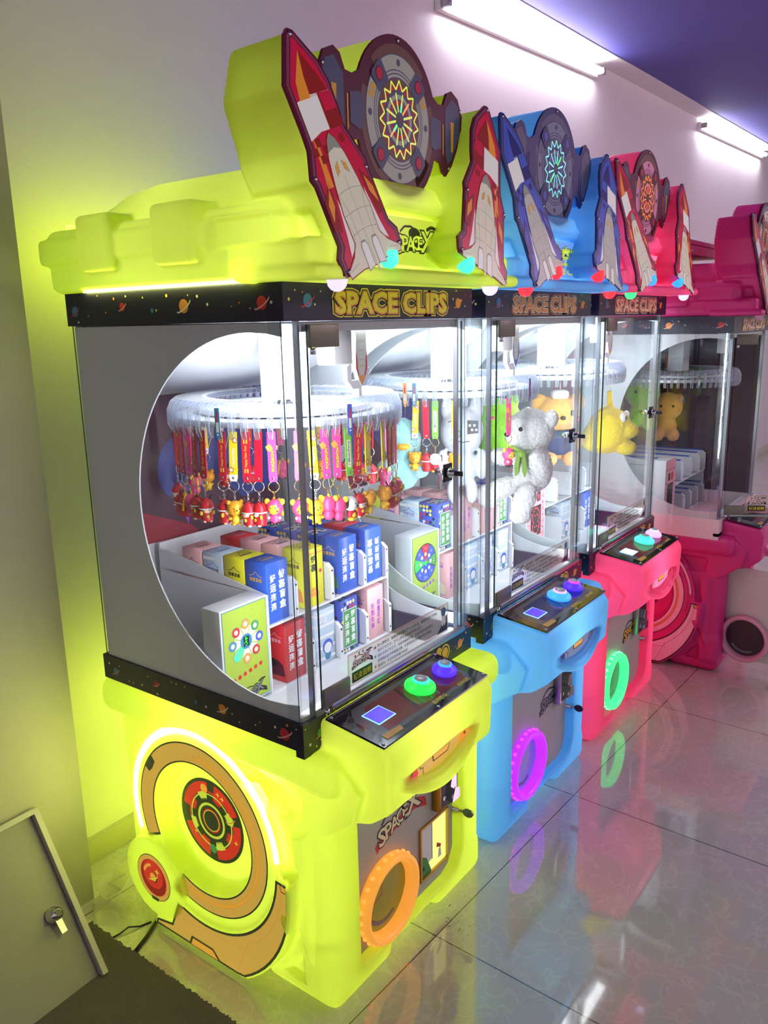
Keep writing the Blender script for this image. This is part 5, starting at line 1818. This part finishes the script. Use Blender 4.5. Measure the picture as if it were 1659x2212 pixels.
# ------------------------------------------------------------------ boxed prizes
BW, BD, BH = .072, .072, .150
mat('box_blue', (52, 96, 200), .35)
mat('box_yellow', (226, 222, 40), .35)
mat('box_pink', (232, 178, 180), .4)
mat('box_pale', (186, 206, 226), .4)
mat('box_red', (200, 40, 52), .35)
mat('box_check', (60, 86, 190), .35)
def box_mesh(kind, flip=False):
    m = MB()
    c = 'box_' + kind
    m.box((0, 0, 0), (BW, BD, BH), c, .0012, seg=1)
    F = FRONT(-.0004, BW / 2, BH / 2)
    if flip:
        F = F @ Matrix.Rotation(PI, 4, 'Z')
    Lf = LEFT(-.0004, BD / 2, BH / 2)
    T = frame((BW / 2, BD / 2, BH + .0004), (1, 0, 0), (0, 1, 0))
    ink = {'pink': 'violet_ink', 'yellow': 'ink'}.get(kind, 'white')
    a_, b_ = ('先到先得', '惊喜不断') if kind == 'pink' else ('好运连连', '惊喜盲盒')
    if kind in ('blue', 'red'):
        m.text(a_, (-.016, 0), .021, 0, ink, F, .03, .9, vertical=True)
        m.text(b_, (.015, .004), .022, 0, ink, F, .04, .95, vertical=True)
    elif kind == 'check':
        rr = random.Random(9)
        for Fq, w_, h_ in ((F, BW, BH), (Lf, BD, BH), (T, BW, BD)):
            for i in range(int(w_ / .012)):
                for j in range(int(h_ / .012)):
                    x, y = -w_ / 2 + .012 * i, -h_ / 2 + .012 * j
                    m.flat([(x + .006, y), (x + .012, y + .006), (x + .006, y + .012), (x, y + .006)], .0001, rr.choice(['yellow_ink', 'red_ink', 'green_ink', 'white', 'blue_ink', 'ink']), Fq)
        m.flat([(-.028, -.062), (.030, -.062), (.030, .045), (-.028, .045)], .0003, 'white', F)
        m.flat([(-.026, -.060), (.028, -.060), (.028, .043), (-.026, .043)], .0005, 'green_ink', F)
        m.text(a_, (-.012, -.010), .020, .0007, 'white', F, .03, .9, vertical=True)
        m.text(b_, (.014, -.004), .020, .0007, 'white', F, .03, .9, vertical=True)
    elif kind == 'yellow':
        m.text(b_[:2], (.0, .036), .020, 0, ink, F, .03, vertical=True)
        m.lines([(-.034, .062), (.034, .062)], .003, .0001, 'orange_ink', F)
        for x, y in ((-.022, .045), (.024, .012), (-.024, -.02)):
            m.disc((x, y), .006, 0, 'red_ink', F, 5)
        for i in range(5):
            m.disc((-.012 + .006 * i, -.045 + .012 * (i % 2)), .006, .0001, 'orange_ink', F, 12)
    elif kind == 'pink':
        m.text(a_, (-.014, -.008), .017, 0, ink, F, .02, .9, vertical=True)
        m.text(b_, (.014, -.002), .017, 0, ink, F, .02, .9, vertical=True)
    else:
        for i in range(5):
            m.line((-BW / 2 + .002, -.06 + .03 * i), (BW / 2 - .002, -.06 + .03 * i), .008, 0, 'white', F)
            m.line((-BD / 2 + .002, -.06 + .03 * i), (BD / 2 - .002, -.06 + .03 * i), .008, 0, 'white', Lf)
        m.text(a_[:2], (-.012, .045), .018, .0003, 'white', F, .03)
        m.disc((.004, -.030), .020, .0003, 'blue_ink', F, 22)
        m.disc((.004, -.034), .015, .0006, 'white', F, 20)
        m.disc((.004, -.056), .012, .0003, 'teal_ink', F, 16)
    # crest on the lid and the left flank
    k = {'pink': 'ink', 'pale': 'blue_ink', 'yellow': 'ink', 'blue': 'gold', 'red': 'pink_ink', 'check': None}[kind]
    if k:
        m.text('惊喜盲盒', (0, -.004), .010, 0, k, T, .02)
        m.lines([(-.024, .006), (-.008, .010), (0, .018), (.008, .010), (.024, .006)], .0016, 0, k, T)
        m.text('惊喜盲盒', (0, .032), .010, 0, k if kind != 'pink' else 'violet_ink', Lf, .02)
        m.lines([(-.022, .040), (-.008, .044), (0, .052), (.008, .044), (.022, .040)], .0014, 0, k, Lf)
        m.flat([(-.03, -.06), (.03, -.06), (.024, -.03), (.005, -.018), (-.02, -.036)], 0, {'blue': 'green_ink', 'red': 'maroon_ink', 'pink': 'cream_ink', 'pale': 'white', 'yellow': 'orange_ink'}[kind], Lf)
        m.disc((-.008, -.028), .011, .0002, {'blue': 'yellow_ink', 'red': 'ink', 'pink': 'ink', 'pale': 'blue_ink', 'yellow': 'gold'}[kind], Lf, 16)
    # tuck flap seam
    m.line((-BW / 2 + .001, -BD / 2 + .0015), (BW / 2 - .001, -BD / 2 + .0015), .0008, .0001, 'grey_ink', T)
    return m.mesh('prize_box')
BM = {k_: box_mesh(k_) for k_ in ('blue', 'yellow', 'pink', 'pale', 'red', 'check')}
BM['flip'] = box_mesh('blue', True)
CN = dict(blue='blue', yellow='yellow', pink='pale pink', pale='light blue', red='red', check='patchwork', flip='blue upside-down')
rb = random.Random(8)
def boxes(ox, mname, upper, lower):
    for tier, rows, zb, xs in ((1, upper, .8525, (.172, .303, .441, .549)), (0, lower, .6825, (.222, .340, .437, .553))):
        for i, row in enumerate(rows):
            for j, k in enumerate(row):
                if not k:
                    continue
                o = put('prize_box', BM[k], None, (ox + xs[i] + rb.uniform(-.001, .001), .254 + j * .0755 + rb.uniform(0, .002), zb), (0, 0, R(rb.uniform(-.8, .8))))
                lab = f"{CN[k]} prize box, {('front' if j == 0 else ORD[j] + ' back')} in the {ORD[i]} lane, {'top' if tier else 'bottom'} shelf of {mname} machine"
                tag(o, lab, 'box', f'prize boxes in the {mname} machine')
boxes(0, 'yellow', [['blue', 'yellow', 'pale', 'pink'], ['yellow', 'pink', 'pink', 'red'], ['blue', 'check', 'check', 'check'], ['flip', 'red', 'blue']], [['red', 'pale'], ['pale', 'pale'], ['check', 'blue'], ['pink', 'pink']])
boxes(PITCH, 'blue', [['check', 'pale', 'pink', 'yellow'], ['pink', 'pink', 'pink'], ['pink', 'pink'], ['check', 'check']], [['pink', 'pale'], ['pale', 'pale'], ['pale'], ['pale']])
boxes(2 * PITCH, 'pink', [['', '', ''], ['', '', 'pink'], ['', '', ''], ['', '', '']], [['', ''], ['pale'], [''], ['blue']])

# ------------------------------------------------------------------ plush toys
mat('fur_white', (254, 254, 254), .85, sheen=.5, bump=.6, bscale=260)
mat('fur_tan', (226, 160, 86), .85, sheen=.4, bump=.5, bscale=260)
mat('fur_yellow', (250, 222, 50), .85, sheen=.4, bump=.5, bscale=260)
mat('fur_green', (150, 226, 50), .85, sheen=.4, bump=.5, bscale=260)
mat('fur_dim', (120, 108, 50), .9)
mat('fur_teal', (150, 205, 210), .85, sheen=.4, bump=.5, bscale=260)
mat('cloth_navy', (50, 58, 96), .8)
mat('ribbon_green', (140, 190, 60), .35)
mat('skin_grey', (224, 224, 232), .7)
mat('cloth_yellow', (236, 190, 40), .7)
from mathutils import noise as mnoise
def fuzzy(name, balls, material, parent, voxel=.0045, amp=.004, tubes=()):
    m = MB()
    for b in balls:
        m.ball(b[0], b[1], 'white', rot=b[2] if len(b) > 2 else None, n=18)
    for path, r in tubes:
        m.tube(path, r, 'white', n=14)
    def disp(c):
        ctr = c.mean(0)
        for i in range(len(c)):
            p = Vector(c[i])
            v = mnoise.noise_vector(p * 95) * amp + mnoise.noise_vector(p * 210) * amp * .7
            c[i] += np.array(v)
        return c
    me = moulded(name, m, voxel, disp, 3, 0)
    me.materials.clear()
    me.materials.append(MATS[material])
    return put(name, me, parent)
def hang_loop(parent, z0, z1, x=0, y=0):
    m = MB()
    m.tube([(x - .004, y, z0), (x - .003, y, (z0 + z1) / 2), (x, y, z1), (x + .003, y, (z0 + z1) / 2), (x + .004, y, z0)], .0012, 'toy_white', n=6)
    m.build('hanging_loop', parent)

# white teddy bear: sits in profile, facing -X (+ a little towards the glass)
t = empty('plush_bear', (1.222, .100, 1.205), 'white plush teddy bear with a green ribbon hanging in the blue machine', 'plush toy', None, R(-26))
rot = lambda ax, d: Matrix.Rotation(R(d), 4, ax)
fuzzy('body', [((0, 0, 0), (.076, .074, .070)), ((-.060, 0, -.014), (.030, .036, .030)), ((.034, .060, .040), (.020, .026, .028)), ((.034, -.060, .040), (.020, .026, .028)),
               ((.012, 0, -.125), (.062, .068, .078)), ((.012, 0, -.07), (.045, .05, .04)),
               ((-.020, -.076, -.105), (.030, .030, .055), rot('Y', -28)), ((-.060, .062, -.088), (.055, .030, .028), rot('Y', 14)),
               ((-.050, -.042, -.212), (.036, .034, .055), rot('Y', 20)), ((-.068, -.046, -.262), (.036, .034, .026)),
               ((-.075, .046, -.188), (.062, .034, .034), rot('Y', -16)), ((-.128, .05, -.208), (.030, .036, .040))], 'fur_white', t, .0045, .0045)
m = MB()
for s_ in (-1, 1):
    m.ball((-.064, s_ * .034, .012), (.0075, .0075, .0075), 'toy_black')
m.build('eyes', t)
m = MB()
m.ball((-.090, 0, -.006), (.009, .012, .008), 'toy_black')
m.build('nose', t)
m = MB()
m.ball((-.056, -.030, -.066), (.014, .016, .012), 'ribbon_green', n=10)
for s_, l_ in ((-1, .075), (1, .085)):
    F = frame((-.062, -.034 + .012 * s_, -.062), (.3, 1, 0), (0, 0, 1)) @ Matrix.Rotation(R(16 * s_), 4, 'Z')
    m.prism([(-.012, 0), (.010, 0), (.018, -l_ * .7), (.004, -l_), (-.016, -l_ * .8)], -.0015, .0015, 'ribbon_green', F)
m.tube([(-.06, -.03, -.06), (-.072, -.012, -.048), (-.080, .010, -.050), (-.072, .016, -.062), (-.06, -.01, -.066)], .005, 'ribbon_green', n=8)
m.build('ribbon', t)
hang_loop(t, .06, .125)

# brown bear in a sailor top
t = empty('plush_bear', (1.735, .24, 1.200), 'brown plush bear in a navy sailor top hanging in the pink machine', 'plush toy', None, R(218))
fuzzy('body', [((0, 0, 0), (.072, .088, .072)), ((-.005, .070, .040), (.022, .034, .036)), ((-.005, -.070, .040), (.022, .034, .036)), ((.052, 0, -.018), (.028, .036, .026)),
               ((0, 0, -.115), (.050, .062, .060)), ((.01, .068, -.105), (.026, .030, .040)), ((.01, -.068, -.105), (.026, .030, .040)), ((.045, .040, -.165), (.042, .030, .028)), ((.045, -.040, -.165), (.042, .030, .028))], 'fur_tan', t, .005, .002)
m = MB()
m.lathe([(.030, -.062), (.058, -.058), (.066, -.09), (.068, -.14), (.060, -.15)], 'cloth_navy', Matrix.Diagonal((.86, 1.05, 1, 1)), 28)
m.build('sailor_top', t)
m = MB()
m.lathe([(.052, -.070), (.062, -.082), (.05, -.086)], 'print_brown', Matrix.Diagonal((.9, 1.05, 1, 1)), 24)
m.build('scarf', t)
m = MB()
for s_ in (-1, 1):
    m.ball((.062, s_ * .040, .008), (.008, .011, .012), 'toy_black')
    m.ball((.060, s_ * .058, -.018), (.006, .012, .009), 'toy_pink')
m.ball((.080, 0, -.008), (.008, .011, .008), 'toy_black')
m.build('face', t)
m = MB()
m.lathe([(.030, .060), (.034, .068), (.034, .082), (.024, .090)], 'toy_white', Matrix.Translation((.02, 0, 0)), 20)
m.build('cap', t)
hang_loop(t, .088, .13, .02)

# yellow plush creature seen in profile, snout to the right
t = empty('plush_creature', (1.985, .135, 1.125), 'yellow plush creature with a stalk on its head hanging in the pink machine', 'plush toy', None, R(-80))
fuzzy('body', [((0, 0, 0), (.082, .085, .082)), ((-.012, 0, -.035), (.092, .088, .070)), ((.072, 0, -.008), (.044, .044, .032)), ((.050, 0, .030), (.03, .04, .03)), ((.070, -.02, -.078), (.040, .034, .026)), ((.070, .03, -.078), (.036, .03, .024)),
               ((-.05, -.06, -.06), (.04, .03, .03)), ((.012, -.062, .040), (.018, .012, .024))], 'fur_yellow', t, .005, .0028, [([(0, 0, .06), (.0, 0, .10), (-.004, 0, .145)], [.022, .011, .011])])
m = MB()
for s_ in (-1, 1):
    m.ball((.058, s_ * .034, .044), (.014, .016, .022), 'toy_white')
    m.ball((.070, s_ * .036, .044), (.004, .006, .009), 'toy_black')
m.build('eyes', t)
hang_loop(t, .14, .20)

# toys behind the glass of the blue machine
t = empty('plush_figure', (1.075, .265, 1.195), 'white plush figure with a drawn face and a dotted patch in the blue machine', 'plush toy', None, R(215))
fuzzy('body', [((0, 0, .015), (.062, .070, .078)), ((0, .045, .085), (.02, .022, .040)), ((0, -.045, .085), (.02, .022, .040)), ((0, 0, -.10), (.045, .05, .06)), ((.01, .062, -.09), (.02, .022, .05)), ((.01, -.062, -.09), (.02, .022, .05)), ((.02, .03, -.175), (.022, .02, .04)), ((.02, -.03, -.175), (.022, .02, .04))], 'skin_grey', t, .005, 0)
m = MB()
F = frame((.0645, 0, .02), (0, 1, 0), (0, 0, 1))
m.flat([(.012, -.008), (.046, -.004), (.046, .034), (.012, .036)], -.004, 'ink', F)
for x, y in ((.02, .02), (.034, .02), (.027, .006), (.04, .006)):
    m.disc((x, y), .004, -.0035, 'white', F, 10)
m.ring((-.02, -.005), .010, .0125, -.001, 'ink', F, n=20)
m.lines([(-.046, .03), (-.036, .034)], .003, -.010, 'ink', F)
m.lines([(-.022, -.026), (0, -.032), (.02, -.028)], .003, .0005, 'ink', F)
m.build('drawn_face', t)
hang_loop(t, .09, .13)
t = empty('plush_monster', (1.285, .262, 1.222), 'bright green plush monster behind the white bear in the blue machine', 'plush toy', None, R(225))
fuzzy('body', [((0, 0, 0), (.068, .090, .075)), ((0, .060, .062), (.02, .022, .03)), ((0, -.060, .062), (.02, .022, .03)), ((.0, 0, -.08), (.05, .07, .05))], 'fur_green', t, .0055, .003)
m = MB()
for s_ in (-1, 1):
    m.ball((.062, s_ * .035, .015), (.008, .016, .006), 'toy_pink')
m.build('eyes', t)
hang_loop(t, .07, .105)
t = empty('plush_bird', (.835, .33, 1.205), 'pale teal plush toy hanging at the left in the blue machine', 'plush toy', None, R(220))
fuzzy('body', [((0, 0, 0), (.055, .060, .070)), ((0, 0, -.09), (.05, .055, .06)), ((.03, .05, -.08), (.03, .03, .03)), ((.03, -.05, -.08), (.03, .03, .03))], 'fur_teal', t, .0055, .002)
m = MB()
m.ball((.055, 0, -.01), (.016, .022, .010), 'toy_orange')
m.build('beak', t)
hang_loop(t, .065, .12)
# dim toys in the unlit machine
for (x, y, z), k, r_, lab in (((2.72, .26, 1.20), 'fur_green', .075, 'dim green plush toy hanging in the unlit pink machine'), ((2.90, .20, 1.12), 'fur_tan', .07, 'dim brown plush bear hanging in the unlit pink machine'),
                          ((2.54, .36, 1.12), 'fur_dim', .07, 'dim olive plush toy at the back of the unlit pink machine')):
    t = empty('plush_toy', (x, y, z), lab, 'plush toy', None, R(200))
    fuzzy('body', [((0, 0, 0), (r_, r_ * 1.1, r_)), ((0, r_ * .8, r_ * .6), (r_ * .3,) * 3), ((0, -r_ * .8, r_ * .6), (r_ * .3,) * 3), ((0, 0, -r_ * 1.4), (r_ * .75, r_ * .8, r_ * .8)), ((r_ * .6, r_ * .5, -r_ * 1.9), (r_ * .45,) * 3), ((r_ * .6, -r_ * .5, -r_ * 1.9), (r_ * .45,) * 3)], k, t, .0065, .002)
    m = MB()
    for s_ in (-1, 1):
        m.ball((r_ * .9, s_ * r_ * .4, r_ * .1), r_ * .1, 'toy_black', n=8)
    m.build('eyes', t)
    hang_loop(t, r_ * .95, 1.315 * .95 - z + .02)
